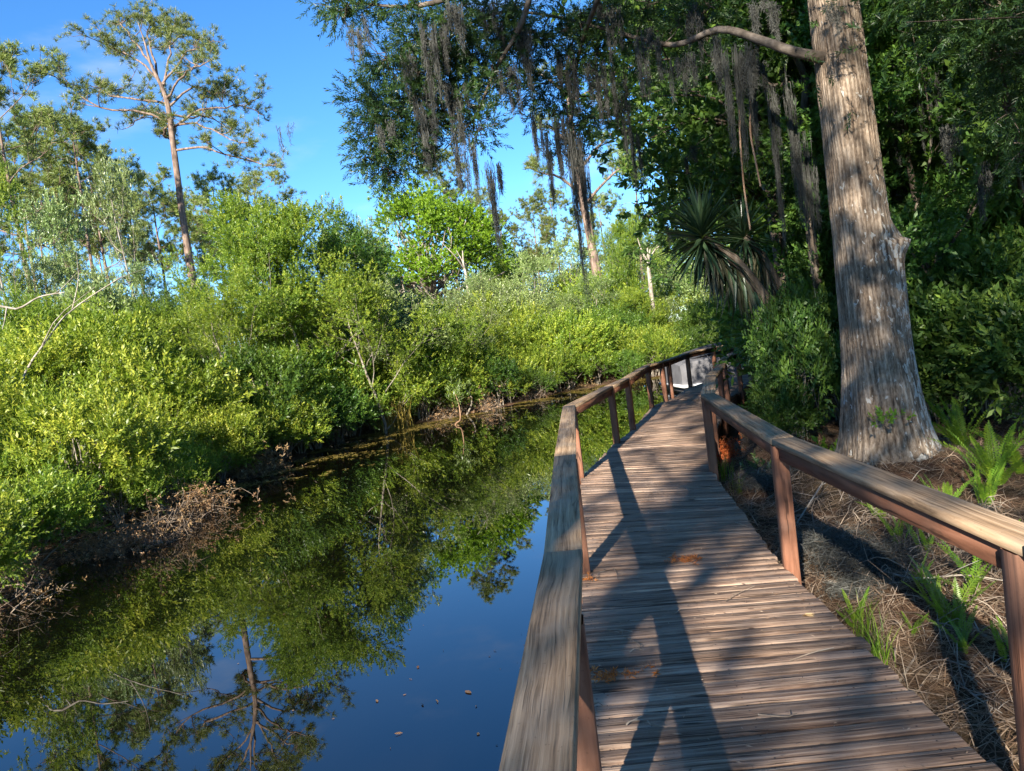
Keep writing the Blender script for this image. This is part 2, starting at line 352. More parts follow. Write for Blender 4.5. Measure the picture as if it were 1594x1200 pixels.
# ------------------------------------------------------------------ boardwalk
DL = np.array([(-.55, -4), (.02, 2), (.30, 5.2), (.66, 8.8), (1.37, 11.1), (1.82, 12.3), (2.72, 15.4), (3.37, 16.6), (4.32, 18.75), (5.5, 20.5), (7.4, 21.7), (10, 22.3), (13, 22.5)])
DR = np.array([(.90, -4), (1.44, 2), (1.60, 5.0), (2.00, 8.1), (2.70, 10.7), (3.15, 12.0), (4.10, 15.0), (4.65, 16.0), (5.50, 17.9), (6.5, 19.2), (8.0, 20.2), (10.2, 20.8), (13.1, 21)])
def board(name, a, b, c, d, ztop, th, mat, parent, bev=.006, lift=None, bow=0.):
    """A board between ends a-b (start: left, right) and c-d (end: left, right) seen from above; its own frame has x along a->c."""
    P4 = np.array([a, b, d, c], float)
    m = P4.mean(0); ax = nrm(np.array([(P4[3] + P4[2] - P4[0] - P4[1])])) [0]; ay = np.array([-ax[1], ax[0]])
    L = np.stack([(P4 - m) @ ax, (P4 - m) @ ay], -1)
    ins = L - np.sign(L) * np.array([bev, bev])
    dz = np.zeros(4) if lift is None else np.asarray(lift)
    V = np.concatenate([np.column_stack([ins, dz]), np.column_stack([L, dz - bev]), np.column_stack([L, dz - th])])
    Fc = [(0, 1, 2, 3)] + [(i, i + 4, (i + 1) % 4 + 4, (i + 1) % 4) for i in range(4)] + [(i + 4, i + 8, (i + 1) % 4 + 8, (i + 1) % 4 + 4) for i in range(4)] + [(11, 10, 9, 8)]
    # orient outward whatever the order of the corners
    me = mk_mesh(name, V, np.array(Fc), mat)
    if me.polygons[0].normal.z < 0: me.flip_normals()
    return link(name, me, parent, (m[0], m[1], ztop), (0, 0, math.atan2(ax[1], ax[0])))
def resample(poly, other, step):
    mid = (poly + other) / 2; seg = np.linalg.norm(np.diff(mid, axis=0), axis=1); s = np.concatenate([[0], np.cumsum(seg)])
    t = np.arange(0, s[-1], step)
    f = lambda p: np.stack([np.interp(t, s, p[:, 0]), np.interp(t, s, p[:, 1])], -1)
    return f(poly), f(other)
walk = thing('boardwalk', 'weathered brown plank boardwalk curving away along the canal', 'boardwalk')
EL, ER = resample(DL, DR, .1165)
for i in range(len(EL) - 1):
    g = .005 + rng.random() * .005
    a, b = EL[i], ER[i]; c, d = EL[i + 1], ER[i + 1]
    adv0 = (c - a) / np.linalg.norm(c - a) * g; adv1 = (d - b) / np.linalg.norm(d - b) * g
    dirv = (b - a) / np.linalg.norm(b - a); e0, e1 = rng.normal(0, .008, 2)
    jit = rng.normal(0, .0022, 4)
    # the plank runs from the left edge to the right edge
    board('plank', c - adv0 + dirv * e0, a + adv0 + dirv * e0, d - adv1 + dirv * e1, b + adv1 + dirv * e1, DECK + rng.normal(0, .002), .036, MT['plank'], walk, .004 + rng.random() * .004, lift=jit)
def runner(name, pl, w, ztop, th, mat, parent, off=0., bev=.004, names=None):
    """Boards laid end to end along a line, mitred where it turns."""
    pl = np.asarray(pl, float); t = nrm(np.gradient(pl, axis=0)); 
    n = np.stack([-t[:, 1], t[:, 0]], -1)
    res = []
    for i in range(len(pl) - 1):
        dd = nrm((pl[i + 1] - pl[i])[None])[0]; nd = np.array([-dd[1], dd[0]])
        g0 = dd * .0015
        k0 = n[i] / max(.6, n[i] @ nd); k1 = n[i + 1] / max(.6, n[i + 1] @ nd)
        res.append(board(name, pl[i] + k0 * (off + w / 2) + g0, pl[i] + k0 * (off - w / 2) + g0, pl[i + 1] + k1 * (off + w / 2) - g0, pl[i + 1] + k1 * (off - w / 2) - g0, ztop, th, mat, parent, bev))
    return res
for pl, off in ((DL, -.06), (DR, .06)): runner('stringer', pl, .04, DECK - .037, .19, MT['stain'], walk, off)
RAIL = .83
nb_ = MB(); hexa = np.array([(math.cos(a), math.sin(a)) for a in np.arange(6) * math.pi / 3])
for i in range(0, min(len(EL) - 1, 120)):
    for f in (.045, .075, .5, .93, .96):
        for q in (.3, .72):
            c = EL[i] * (1 - f) * (1 - q) + ER[i] * f * (1 - q) + EL[i + 1] * (1 - f) * q + ER[i + 1] * f * q + rng.normal(0, .006, 2)
            if f in (.075, .96) and q < .5: continue
            nb_.add(np.column_stack([c + hexa * .0042, np.full(6, DECK + .0075)]), [(0, 1, 2, 3), (0, 3, 4, 5)])
kind(link('nail_heads', nb_.mesh('nail_heads', plain('rusty_nail', (.035, .022, .018), .6, .4), False), walk), 'stuff')
def post(x, y, rz, parent, foot=-.25):
    s = .045; h = DECK + RAIL - .041 - foot
    V = []; 
    for z in (0, h):
        for a, b in ((-s, -s + .006), (-s + .006, -s), (s - .006, -s), (s, -s + .006), (s, s - .006), (s - .006, s), (-s + .006, s), (-s, s - .006)): V.append((z, a, b))
    Fq = [(i, (i + 1) % 8, (i + 1) % 8 + 8, i + 8) for i in range(8)]
    me = mk_mesh('post', V, np.array(Fq), MT['stain'])
    # the post's own x runs up its length, so the grain does too
    o = link('post', me, parent); o.matrix_local = Matrix.Translation((x, y, foot)) @ Matrix.Rotation(rz, 4, 'Z') @ Matrix.Rotation(-math.pi / 2, 4, 'Y') @ Matrix.Translation((0, 0, 0))
    return o
def railing(label, pl, posts, side):
    root = thing('wooden_railing', label, 'railing', group='brown timber railings of the boardwalk')
    runner('cap_board', pl, .148, DECK + RAIL, .038, MT['cap'], root, 0, .006)
    runner('rail_board', pl, .038, DECK + RAIL - .0395, .088, MT['stain'], root, side * .034, .003)
    pl = np.asarray(pl)
    for y in posts:
        x = np.interp(y, pl[:, 1], pl[:, 0]); k = np.interp(y + .2, pl[:, 1], pl[:, 0]) - np.interp(y - .2, pl[:, 1], pl[:, 0])
        a = -math.atan2(k, .4); n = np.array([-math.cos(a), -math.sin(a)]) * side
        post(x + n[0] * .034 * 1, y + n[1] * .034, a, root, min(-.3, gz(x, y) - .3))
    return root
capL = np.array([(-.62, -4), (-.20, .2), (.115, 2.92), (.30, 5.25), (.62, 8.85), (1.37, 11.1), (1.80, 12.3), (2.70, 15.4), (3.33, 16.5), (4.28, 18.75), (5.45, 20.55), (7.38, 21.78), (10, 22.38)])
capL[:, 0] += np.array([0, 0.02, 0, 0, 0, 0, 0, 0, 0, 0, 0, 0, 0])
railing('weathered brown railing on the water side of the boardwalk', capL, [-3.6, -1.6, .25, 2.30, 5.25, 8.78, 11.1, 12.3, 15.3, 16.15, 16.55, 18.7, 20.4, 21.8], -1)
capR = np.array([(1.0, -4), (1.50, .4), (1.58, 2.35), (1.66, 4.85), (2.07, 8.25), (2.78, 10.8), (3.25, 12.1), (4.15, 14.9), (4.75, 16.05), (5.58, 17.85), (6.58, 19.1), (8.05, 20.1)])
railing('brown railing on the tree side of the boardwalk with moss-greyed cap', capR, [-3.6, -1.6, .3, 2.42, 4.85, 8.2, 8.62, 10.8, 12.9, 14.9, 16.1, 17.9, 19.1, 20.1], 1)

# ------------------------------------------------------------------ foliage makers
def sprigs(o, a, L, nl, leafL, leafW, r, th=(30, 65), petiole=.0, curl=.12, six=False, jitter=.35, bias=None, lsc=None):
    """Leaves set round short twigs: o origins, a axes, L twig lengths, nl leaves each. Returns vertices, quads, one random per quad."""
    n = len(o); k = np.arange(nl)[None]
    t = (k + .4) / nl * np.ones((n, 1))
    u, v = frame(a)
    ph = k * 2.4 + r.random((n, 1)) * 6.28 + r.normal(0, .3, (n, nl))
    tt = np.radians(r.uniform(th[0], th[1], (n, nl))) * (1.15 - .6 * t)
    rad = np.cos(ph)[..., None] * u[:, None] + np.sin(ph)[..., None] * v[:, None]
    d = nrm(a[:, None] * np.cos(tt)[..., None] + rad * np.sin(tt)[..., None] + r.normal(0, .12, (n, nl, 3)))
    pos = o[:, None] + a[:, None] * (L[:, None] * t)[..., None] + d * petiole
    side = nrm(np.cross(a[:, None] + r.normal(0, jitter, (n, nl, 3)), d))
    nn = np.cross(d, side)
    ll = leafL * r.uniform(.65, 1.25, (n, nl))[..., None]; ww = leafW * r.uniform(.75, 1.2, (n, nl))[..., None]
    if lsc is not None: ll = ll * lsc[:, None, None]; ww = ww * lsc[:, None, None] ** 1.2
    tip = pos + d * ll - nn * ll * curl
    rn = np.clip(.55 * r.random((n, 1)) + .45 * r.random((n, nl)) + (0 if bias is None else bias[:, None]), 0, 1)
    if six:
        m1 = pos + d * ll * .32; m2 = pos + d * ll * .7 - nn * ll * curl * .4; lift = nn * ww * .18
        V = np.stack([pos, m1 + side * ww * .5 + lift, m2 + side * ww * .42 + lift, tip, m2 - side * ww * .42 + lift, m1 - side * ww * .5 + lift], 2).reshape(-1, 3)
        b = np.arange(n * nl)[:, None] * 6
        Fq = np.concatenate([b + np.array([[0, 1, 2, 3]]), b + np.array([[0, 3, 4, 5]])]); rr = np.concatenate([rn.ravel()] * 2)
    else:
        m1 = pos + d * ll * .45 + nn * ww * .08
        V = np.stack([pos, m1 + side * ww * .5, tip, m1 - side * ww * .5], 2).reshape(-1, 3)
        Fq = np.arange(n * nl)[:, None] * 4 + np.arange(4)[None]; rr = rn.ravel()
    return V, Fq, rr

def shrub_meshes(seed, R=1.0, H=1.5, lumps=44, per=17, nl=17, leafL=.068, leafW=.026, mat=None, hang=.25, tall=False):
    r = np.random.default_rng(seed)
    d = rdir(lumps, r); d[:, 2] = np.abs(d[:, 2]) * 1.1 - hang * r.random(lumps)
    d = nrm(d)
    c = d * np.array([R, R, H * .62]) * r.uniform(.5, .92, (lumps, 1)) + [0, 0, H * .42]
    c[:, :2] *= (1 + .35 * (vnoise(np.arctan2(d[:, 1], d[:, 0]) * 2 + seed, seed * 1.3) - .5))[:, None]
    cr_ = r.uniform(.12, .30, lumps) * R ** .6
    ci = np.repeat(np.arange(lumps), per); n = len(ci)
    q = rdir(n, r)
    out_ = nrm(q + .8 * d[ci] + [0, 0, .25])
    o = c[ci] + out_ * (cr_[ci] * r.uniform(.25, 1., n))[:, None]
    a = nrm(out_ + .5 * rdir(n, r) + [0, 0, .45])
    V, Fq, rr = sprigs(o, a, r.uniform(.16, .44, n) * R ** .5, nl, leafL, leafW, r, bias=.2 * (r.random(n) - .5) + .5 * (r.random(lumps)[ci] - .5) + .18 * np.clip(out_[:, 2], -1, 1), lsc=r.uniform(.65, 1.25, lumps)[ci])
    fol = mk_mesh('foliage', V, Fq, mat, False, rr)
    m = MB()
    for k in range(11):
        j = r.integers(lumps); e = c[j] * [.9, .9, .95]
        b = np.array([r.normal(0, .10 * R), r.normal(0, .10 * R), -.25])
        m.tube(spline([b, b * .4 + e * .6 * [.6, .6, 1], e], 6), np.linspace(.022, .006, 6) * R ** .5, 4)
    for j in range(0, lumps, 2):
        k = r.integers(lumps); m.tube(spline([c[k] * .55, c[j]], 3), [.008, .006, .004], 3)
    return fol, m.mesh('stems', MT['bark_grey'])

def grow(r, start, d, length, rad, lev, p, br, tips):
    n = p['seg'][min(lev, len(p['seg']) - 1)]
    pts = [np.array(start, float)]; d = nrm(np.asarray(d, float)[None])[0]; dirs = [d]
    wig = p['wig'][min(lev, len(p['wig']) - 1)]; up = p['up'][min(lev, len(p['up']) - 1)]
    for i in range(n):
        d = nrm((d + r.normal(0, wig, 3) + np.array([0, 0, up]))[None])[0]
        pts.append(pts[-1] + d * length / n); dirs.append(d)
    pts = np.array(pts)
    end = p.get('taper', .35) if lev < p['lev'] else .3
    br.append((pts, np.linspace(rad, rad * end, n + 1), lev))
    if lev >= p['leafy']:
        for t in np.linspace(.45 if lev < p['lev'] else .3, 1, p.get('tn', 3)):
            i = int(t * n); tips.append((pts[i], dirs[i], lev))
    if lev < p['lev']:
        nc = p['n'][lev]
        for j in range(nc):
            t = p['t0'][lev] + (1 - p['t0'][lev]) * ((j + r.random() * .8) / nc)
            f = min(t, .999) * n; i = int(f); q = pts[i] + (pts[i + 1] - pts[i]) * (f - i)
            u, v = frame(dirs[i + 1][None]); az = j * 2.4 + r.random() * 1.2
            an = math.radians(r.normal(*p['ang'][lev]))
            cd = dirs[i + 1] * math.cos(an) + (u[0] * math.cos(az) + v[0] * math.sin(az)) * math.sin(an)
            sh = p['shape'](t) if lev == 0 else (1.15 - .55 * t)
            grow(r, q, cd, length * p['rat'][lev] * sh * r.uniform(.75, 1.2), rad * (1 - (1 - end) * t) * p['rr'][lev], lev + 1, p, br, tips)
def branch_meshes(br, mat, sides=(9, 6, 4, 3), name_mat=None):
    a, b = MB(), MB()
    for pts, rad, lev in br: (a if lev == 0 else b).tube(pts, rad, sides[min(lev, 3)])
    return a.mesh('trunk', mat), (b.mesh('limbs', name_mat or mat) if b.n else None)
def tip_foliage(tips, r, per, spread, nl, leafL, leafW, mat, six=False, upb=.35, tl=(.14, .3), out_from=None):
    P_ = np.array([t[0] for t in tips]); D_ = np.array([t[1] for t in tips])
    i = np.repeat(np.arange(len(P_)), per); n = len(i)
    q = rdir(n, r); o = P_[i] + q * (spread * r.random(n) ** .6)[:, None]
    a = nrm(q * .7 + D_[i] * .5 + [0, 0, upb] + .4 * rdir(n, r))
    V, Fq, rr = sprigs(o, a, r.uniform(tl[0], tl[1], n), nl, leafL, leafW, r, six=six, bias=.2 * q[:, 2] + .2 * (r.random(len(P_))[i] - .5))
    return mk_mesh('crown', V, Fq, mat, False, rr)

def zmax(me):
    a = np.empty(len(me.vertices) * 3, dtype=np.float32); me.vertices.foreach_get('co', a); return float(np.percentile(a[2::3], 99.7))
def broad_tree(seed, H, per=7, spread=.42, nl=11, leafL=.10, leafW=.042, mat=None, bark='bark_grey', rad=.11, slender=1.0, low=.25, six=False, lean=.1):
    r = np.random.default_rng(seed); br, tips = [], []
    p = dict(lev=3, leafy=2, seg=[9, 6, 4, 3], wig=[.07, .16, .2, .25], up=[.06, .10, .06, .02], n=[11, 5, 4], t0=[low, .25, .3], ang=[(52, 10), (45, 12), (42, 14)], rat=[.38 * slender, .52, .5], rr=[.45, .55, .6], shape=lambda t: .75 + .9 * math.sin(math.pi * min(1, (t - low) / (1 - low) * .85 + .12)) - .45 * t, tn=3, taper=.25)
    grow(r, (0, 0, -.3), (r.normal(0, lean), r.normal(0, lean), 1), H * .86, rad, 0, p, br, tips)
    tr, lb = branch_meshes(br, MT[bark])
    cr = tip_foliage(tips, r, per, spread, nl, leafL, leafW, mat, six); return dict(trunk=tr, limbs=lb, crown=cr, H=zmax(cr))

def needles(tips_p, tips_d, r, per=34, L=.32, W=.030, mat=None, spread=70):
    """Tufts of pine needles: thin two-triangle blades fanning from each tip."""
    n = len(tips_p); i = np.repeat(np.arange(n), per); m = len(i)
    d = nrm(tips_d[i] * .75 + rdir(m, r) * .95 + [0, 0, .18])
    o = tips_p[i] - tips_d[i] * (r.random(m) * .14)[:, None]
    s = nrm(np.cross(d, rdir(m, r))); l = (L * r.uniform(.7, 1.15, m))[:, None]
    V = np.stack([o - s * W * .4, o + s * W * .4, o + d * l + s * W * .25 - [0, 0, .02], o + d * l - s * W * .25 - [0, 0, .02]], 1).reshape(-1, 3)
    rr = np.clip(.5 * r.random(n)[i] + .5 * r.random(m), 0, 1)
    return mk_mesh('crown', V, np.arange(m)[:, None] * 4 + np.arange(4)[None], mat, False, rr)
def pine_twigs(r, br_in, br, tp, td, dens=1.0, sc=1.0):
    """Side shoots with needle tufts along a limb's outer part."""
    for pts, rad, lev in br_in:
        n = len(pts); seg = np.linalg.norm(np.diff(pts, axis=0), axis=1).sum()
        for k in range(max(4, int(seg * 2.6 * dens))):
            t = r.uniform(.34, 1) ** .8; f = t * (n - 1.001); i = int(f); q = pts[i] + (pts[i + 1] - pts[i]) * (f - i)
            d = nrm((pts[i + 1] - pts[i])[None])[0]
            a = nrm((d * .55 + r.normal(0, .7, 3) + np.array([0, 0, .55]))[None])[0]
            l = r.uniform(.5, 1.35) * sc
            mid = q + a * l * .5 + np.array([0, 0, -.05]); e = q + a * l + np.array([0, 0, .12 * l])
            br.append((np.array([q, mid, e]), np.array([.022, .015, .008]) * sc, 2))
            for z in range(r.integers(3, 6)):
                s = r.uniform(.45, 1); b = q + (e - q) * s + r.normal(0, .17, 3) * sc
                tp.append(b); td.append(nrm((a + r.normal(0, .5, 3) + [0, 0, .4])[None])[0])
def pine_tree(seed, H, bare=.5, rad=.22, limbs=13, reach=.2, lean=(0, 0), flat=False, per=30):
    r = np.random.default_rng(seed)
    k = np.linspace(0, 1, 12)
    tr = np.stack([lean[0] * H * k + np.cumsum(r.normal(0, .012 * H / 12, 12)), lean[1] * H * k + np.cumsum(r.normal(0, .012 * H / 12, 12)), -.3 + (H + .3) * k], -1)
    br = [(tr, rad * (1 - .78 * k), 0)]; lim = []
    for j in range(limbs):
        t = bare + (1 - bare) * (j + r.random() * .6) / limbs; f = min(t, .985) * 11; i = int(f); q = tr[i] + (tr[i + 1] - tr[i]) * (f - i)
        az = j * 2.4 + r.random(); tt = (t - bare) / (1 - bare)
        l = H * reach * (.55 + .75 * math.sin(math.pi * (tt * .75 + .2))) * r.uniform(.65, 1.2) * (1 - .35 * tt)
        e0 = r.uniform(.05, .35) + .7 * tt
        hd = np.array([math.cos(az), math.sin(az), 0])
        pts = spline([q, q + hd * l * .35 + [0, 0, l * .30 * e0] + r.normal(0, .05 * l, 3), q + hd * l * .7 + [0, 0, l * .62 * e0] + r.normal(0, .07 * l, 3), q + hd * l * .97 + [0, 0, l * (1.1 * e0 + .1)]], 8)
        rb = rad * (1 - .75 * t) * .42
        lim.append((pts, np.linspace(rb, rb * .25, 8), 1))
        for z in range(2):
            f = r.uniform(2, 5); i = int(f); q2 = pts[i]
            a2 = nrm((nrm((pts[i + 1] - pts[i])[None])[0] + r.normal(0, .5, 3) + [0, 0, .25])[None])[0]
            lim.append((spline([q2, q2 + a2 * l * .28 + r.normal(0, .03 * l, 3), q2 + a2 * l * .5 + [0, 0, .1 * l]], 5), np.linspace(rb * .5, rb * .18, 5), 1))
    tp, td = [], []; tw = []
    pine_twigs(r, lim, tw, tp, td)
    t_, l_ = branch_meshes(br + lim + tw, MT['bark_pine'], (10, 6, 3, 3))
    return dict(trunk=t_, limbs=l_, crown=(cr := needles(np.array(tp), np.array(td), r, per, mat=MT['pine'])), H=zmax(cr))

def put_tree(k, name, label, cat, xy, H, rz=None, group=None, mat=None, sink=0., wide=1., z0=None):
    s = H / k['H']
    zb = gz(*xy) if z0 is None else z0
    o = thing(name, label, cat, (xy[0], xy[1], zb - sink), random.random() * 6.28 if rz is None else rz, group, (s * wide, s * wide, s))
    link('trunk', k['trunk'], o)
    if k['limbs']: link('limbs', k['limbs'], o)
    c = kind(link('crown', k['crown'], o), 'stuff')
    if mat: c.material_slots[0].link = 'OBJECT'; c.material_slots[0].material = mat
    return o
def top(px, py, d):                     # where a plant stands and how high it is, from where its top shows
    p = PD(px, py, d); return (p[0], p[1]), p[2] - gz(p[0], p[1])

def px_of(x, y, z=1.0):                 # where a place shows in the photograph
    q = np.array([x, y, z - EYE]); f = q[1] * _cp - q[2] * _sp; u = F_PX * q[0] / f; v = -F_PX * (q[1] * _sp + q[2] * _cp) / f
    return 797 + u * _cr + v * _sr, 600 - u * _sr + v * _cr
def zone(px): return 'at the left edge' if px < 190 else 'near the rust-brown dead bush' if px < 400 else 'below the tall dense tree' if px < 590 else 'below the bright green tree' if px < 800 else 'near the far bend of the canal' if px < 1020 else 'beyond the covered boat'
TONE = dict(shrub_a='yellow-green', shrub_b='fresh green', shrub_c='dark green', grey='grey-green')

# ------------------------------------------------------------------ the great cypress by the boardwalk
CX, CY = 3.72, 7.75
CZ = gz(CX, CY) - .34
def cypress_trunk():
    nr, na = 330, 220
    top_p = PD(1297, 0, 7.75); H = 13.0
    # the stem leans a little; axis through the base and through the point where it leaves the photograph
    lean = (top_p[:2] - np.array([CX, CY])) / (top_p[2] - CZ)
    z = np.linspace(0, 1, nr) ** 1.25 * H
    th = np.linspace(0, 2 * math.pi, na, endpoint=False)
    Zg, Tg = np.meshgrid(z, th, indexing='ij')
    r0 = .285 + .085 * np.exp(-Zg / 1.8) + .17 * np.exp(-Zg / .45) - .012 * Zg
    r0 = np.maximum(r0, .10)
    ct, st = np.cos(Tg), np.sin(Tg)
    but = .5 + .5 * np.sin(5 * Tg + 1.2 + .25 * Zg) * (.6 + .4 * np.sin(2 * Tg + .4))
    r0 += np.exp(-Zg / .6) * .19 * but + np.exp(-Zg / 2.5) * .03 * np.sin(3 * Tg + .5)
    # fibrous ridges that run up the stem, wander and fork
    w = (vnoise(ct * 1.4 + 5, st * 1.4 + 9, Zg * .55) - .5) * 1.1 + (vnoise(ct * 3 + 5, st * 3 + 2, Zg * 1.6) - .5) * .42
    a = Tg + .10 * Zg + w * .22
    k1 = np.abs(np.mod(a * 43 / (2 * math.pi), 1) * 2 - 1)
    k2 = np.abs(np.mod(a * 101 / (2 * math.pi) + .8 * vnoise(ct * 4, st * 4, Zg * 2.2), 1) * 2 - 1)
    ridge = .62 * k1 ** .7 + .38 * k2 + (vnoise(ct * 9 + 3, st * 9 + 3, Zg * 3.5) - .5) * .55
    ridge = np.clip(ridge, 0, 1)
    r0 = r0 * (1 - .062 * (1 - ridge))
    # a swelling with a broken stub on the right flank
    az = math.radians(-25); dz = PD(1385, 375, 7.7)[2] - CZ
    ang = np.mod(Tg - az + math.pi, 2 * math.pi) - math.pi
    r0 += .085 * np.exp(-(ang / .30) ** 2 - ((Zg - dz) / .13) ** 2) + .07 * np.exp(-(ang / .5) ** 2) * np.where(Zg < dz, np.exp(-((Zg - dz) / .9) ** 2), 0)
    # a deep seam below it
    seam = np.exp(-((ang - .55 + .12 * np.sin(Zg * 2)) / .06) ** 2) * np.clip(3.2 - Zg * .6, 0, 1)
    r0 -= .035 * seam
    Xv = r0 * ct + lean[0] * Zg; Yv = r0 * st + lean[1] * Zg
    V = np.stack([Xv, Yv, Zg], -1).reshape(-1, 3)
    i = np.arange(nr - 1)[:, None]; j = np.arange(na)[None]; j2 = (j + 1) % na
    Fq = np.stack([i * na + j, i * na + j2, (i + 1) * na + j2, (i + 1) * na + j], -1).reshape(-1, 4)
    rv = np.clip(ridge - .9 * seam, 0, 1)
    rr = (.25 * (rv[:-1] + rv[1:] + np.roll(rv, -1, 1)[:-1] + np.roll(rv, -1, 1)[1:])) ** .6
    return mk_mesh('trunk', V, Fq, MT['bark_cypress'], True, rr.ravel()), lean
trunk_me, CLEAN = cypress_trunk()
cyp = thing('cypress_tree', 'great lichen-spotted cypress with ridged bark beside the boardwalk', 'tree', (CX, CY, CZ))
link('trunk', trunk_me, cyp)
C0 = np.array([CX, CY, CZ])
def on_trunk(z): return np.array([CX + CLEAN[0] * (z - CZ), CY + CLEAN[1] * (z - CZ), z])
BOUGH = []                               # limbs in world places: (points, radii)
BOUGH.append((spline([on_trunk(PD(1300, 95, 7.7)[2]), PD(1235, 80, 7.6), PD(1185, 63, 7.8), PD(1120, 46, 8.2), PD(1047, 70, 8.7), PD(960, 50, 9.0), PD(860, 25, 9.2), PD(770, 20, 9.2), PD(700, 60, 9.1), PD(650, 130, 9.0), PD(610, 215, 8.9)], 44), np.interp(np.linspace(0, 1, 44), [0, .08, .35, .5, 1], [.070, .050, .034, .020, .006])))
BOUGH.append((spline([on_trunk(8.2), PD(1150, -120, 7.5), PD(980, -110, 8), PD(840, -60, 8.4), PD(720, -10, 8.6), PD(640, 10, 8.7), PD(560, 5, 8.7)], 30), np.linspace(.09, .01, 30)))
BOUGH.append((spline([PD(980, -110, 8), PD(930, 0, 8.6), PD(900, 90, 9.3), PD(890, 190, 9.6), PD(885, 260, 9.7)], 18), np.linspace(.035, .006, 18)))
BOUGH.append((spline([PD(840, -60, 8.4), PD(810, 40, 8.6), PD(770, 110, 8.8), PD(740, 180, 8.9), PD(690, 235, 8.9)], 18), np.linspace(.035, .006, 18)))
BOUGH.append((spline([on_trunk(9.0), PD(1500, -140, 6.6), PD(1620, -60, 6.4), PD(1700, 40, 6.3)], 18), np.linspace(.08, .01, 18)))
BOUGH.append((spline([PD(1500, -140, 6.6), PD(1530, 0, 6.8), PD(1560, 110, 7.0), PD(1580, 200, 7.2)], 14), np.linspace(.03, .006, 14)))
for z_, az_, l_ in ((8.8, 4.1, 6.0), (9.8, 4.7, 6.2), (10.4, .6, 4.2), (10.8, 2.6, 4.6), (11.3, 4.3, 6.4), (12.0, 1.6, 3.6), (9.2, .9, 4.0), (10.2, 3.8, 5.6), (12.2, 5.1, 5.0), (9.4, 5.3, 5.0)):  # unseen upper boughs, longest towards the sun to cast shade
    q = on_trunk(z_); h = np.array([math.cos(az_), math.sin(az_), 0])
    BOUGH.append((spline([q, q + h * l_ * .4 + [0, 0, .5], q + h * l_ * .75 + [0, 0, .4], q + h * l_], 12), np.linspace(.07, .012, 12)))
LUMP = [  # x, y, distance, radius (m), sprays: clusters of cypress foliage hanging over the water
 (540,12,8.7,.28,46),(515,5,8.8,.2,20),(575,8,8.7,.2,22),(600,95,8.9,.32,60),(575,150,8.9,.30,60),(590,205,8.9,.34,80),(625,170,9.0,.38,100),(640,110,8.9,.34,80),(655,60,8.8,.3,60),(640,15,8.7,.3,50),
 (700,30,8.8,.36,80),(690,110,9.0,.36,90),(680,180,9.0,.38,90),(640,235,8.9,.34,80),(600,265,8.9,.30,50),(575,240,8.8,.2,26),(720,160,9.0,.30,60),(730,90,9,.36,80),(760,40,9,.36,80),(770,120,8.9,.36,70),(745,200,8.9,.26,36),
 (800,70,9,.36,80),(800,10,8.9,.36,70),(830,130,9.2,.34,60),(850,60,9.2,.36,70),(860,170,9.4,.32,50),(900,30,9.2,.36,60),(890,110,9.4,.32,50),(905,190,9.6,.34,60),(875,235,9.6,.26,30),(930,80,9.4,.34,50),(950,20,9.2,.34,50),(945,160,9.6,.3,40),
 (985,70,9.2,.32,50),(1010,10,9,.34,50),(1060,30,8.8,.3,44),(1100,15,8.6,.3,40),(1050,110,9,.26,30),(1120,90,8.6,.2,16),
 (1500,-30,6.8,.4,70),(1560,20,6.7,.4,80),(1590,90,6.9,.36,70),(1540,80,6.8,.3,40),(1570,170,7.1,.32,50),(1600,220,7.2,.3,40),(1470,20,7,.24,24),(1420,-20,7,.3,30)]
r_ = np.random.default_rng(31)
BOUGH.append((spline([on_trunk(8.4), (2.4, 6.0, 8.3), (1.0, 4.9, 7.6), (-.2, 3.9, 7.3)], 14), np.linspace(.07, .012, 14)))  # unseen bough added on the sun side to carry shading clusters
tipsP, tipsD = [], []
m = MB()
for p, rd in BOUGH: m.tube(p, rd, 8)
allb = np.concatenate([p for p, _ in BOUGH])
HIGH = [(1.7, 5.9, 7.5, .8, 110), (.9, 5.0, 7.3, .8, 110), (.1, 4.2, 7.4, .8, 110), (2.4, 6.3, 8.0, .8, 100), (1.2, 3.8, 8.3, .8, 100), (2.7, 4.8, 8.2, .8, 100), (3.4, 5.4, 8.6, .8, 90), (-.6, 5.2, 7.8, .7, 80)]   # unseen boughs added above the picture to shade the yucca
for (x, y, d, rad, n) in LUMP + HIGH:
    c = np.array([x, y, d]) if d < 9.9 and abs(x) < 10 else PD(x, y, d); n = int(n * 1.7); near = allb[np.argmin(np.linalg.norm(allb - c, axis=1))]
    m.tube(spline([near, (near + c) / 2 + r_.normal(0, .06, 3), c], 5), np.linspace(.012, .005, 5), 4)
    q = rdir(n, r_) * (rad * r_.random((n, 1)) ** .45); q[:, 2] *= .8
    for k in range(0, n, 5): m.tube(spline([c + r_.normal(0, .04, 3), c + q[k] * .6, c + q[k]], 4), [.006, .005, .004, .003], 3)
    tipsP.append(c + q); tipsD.append(nrm(q / rad + rdir(n, r_) * .7 + [0, 0, -.1]))
for p, rd in BOUGH[6:-1] + [BOUGH[4]]:      # the crown above the picture
    for k in range(90):
        i = r_.integers(4, len(p)); c = p[i] + r_.normal(0, .55, 3) * [1, 1, .5]
        if k % 5 == 0: m.tube(spline([p[i], c], 3), [.01, .007, .004], 3)
        q = r_.normal(0, .28, (9, 3)); tipsP.append(c + q); tipsD.append(nrm(q + rdir(9, r_) * .3))
me = m.mesh('limbs', MT['bark_limb']); me.transform(Matrix.Translation(-Vector(C0)))
link('limbs', me, cyp)
P_ = np.concatenate(tipsP); D_ = np.concatenate(tipsD)
V, Fq, rr = sprigs(P_, D_, r_.uniform(.12, .24, len(P_)), 24, .058, .0125, r_, th=(35, 60), curl=.05)
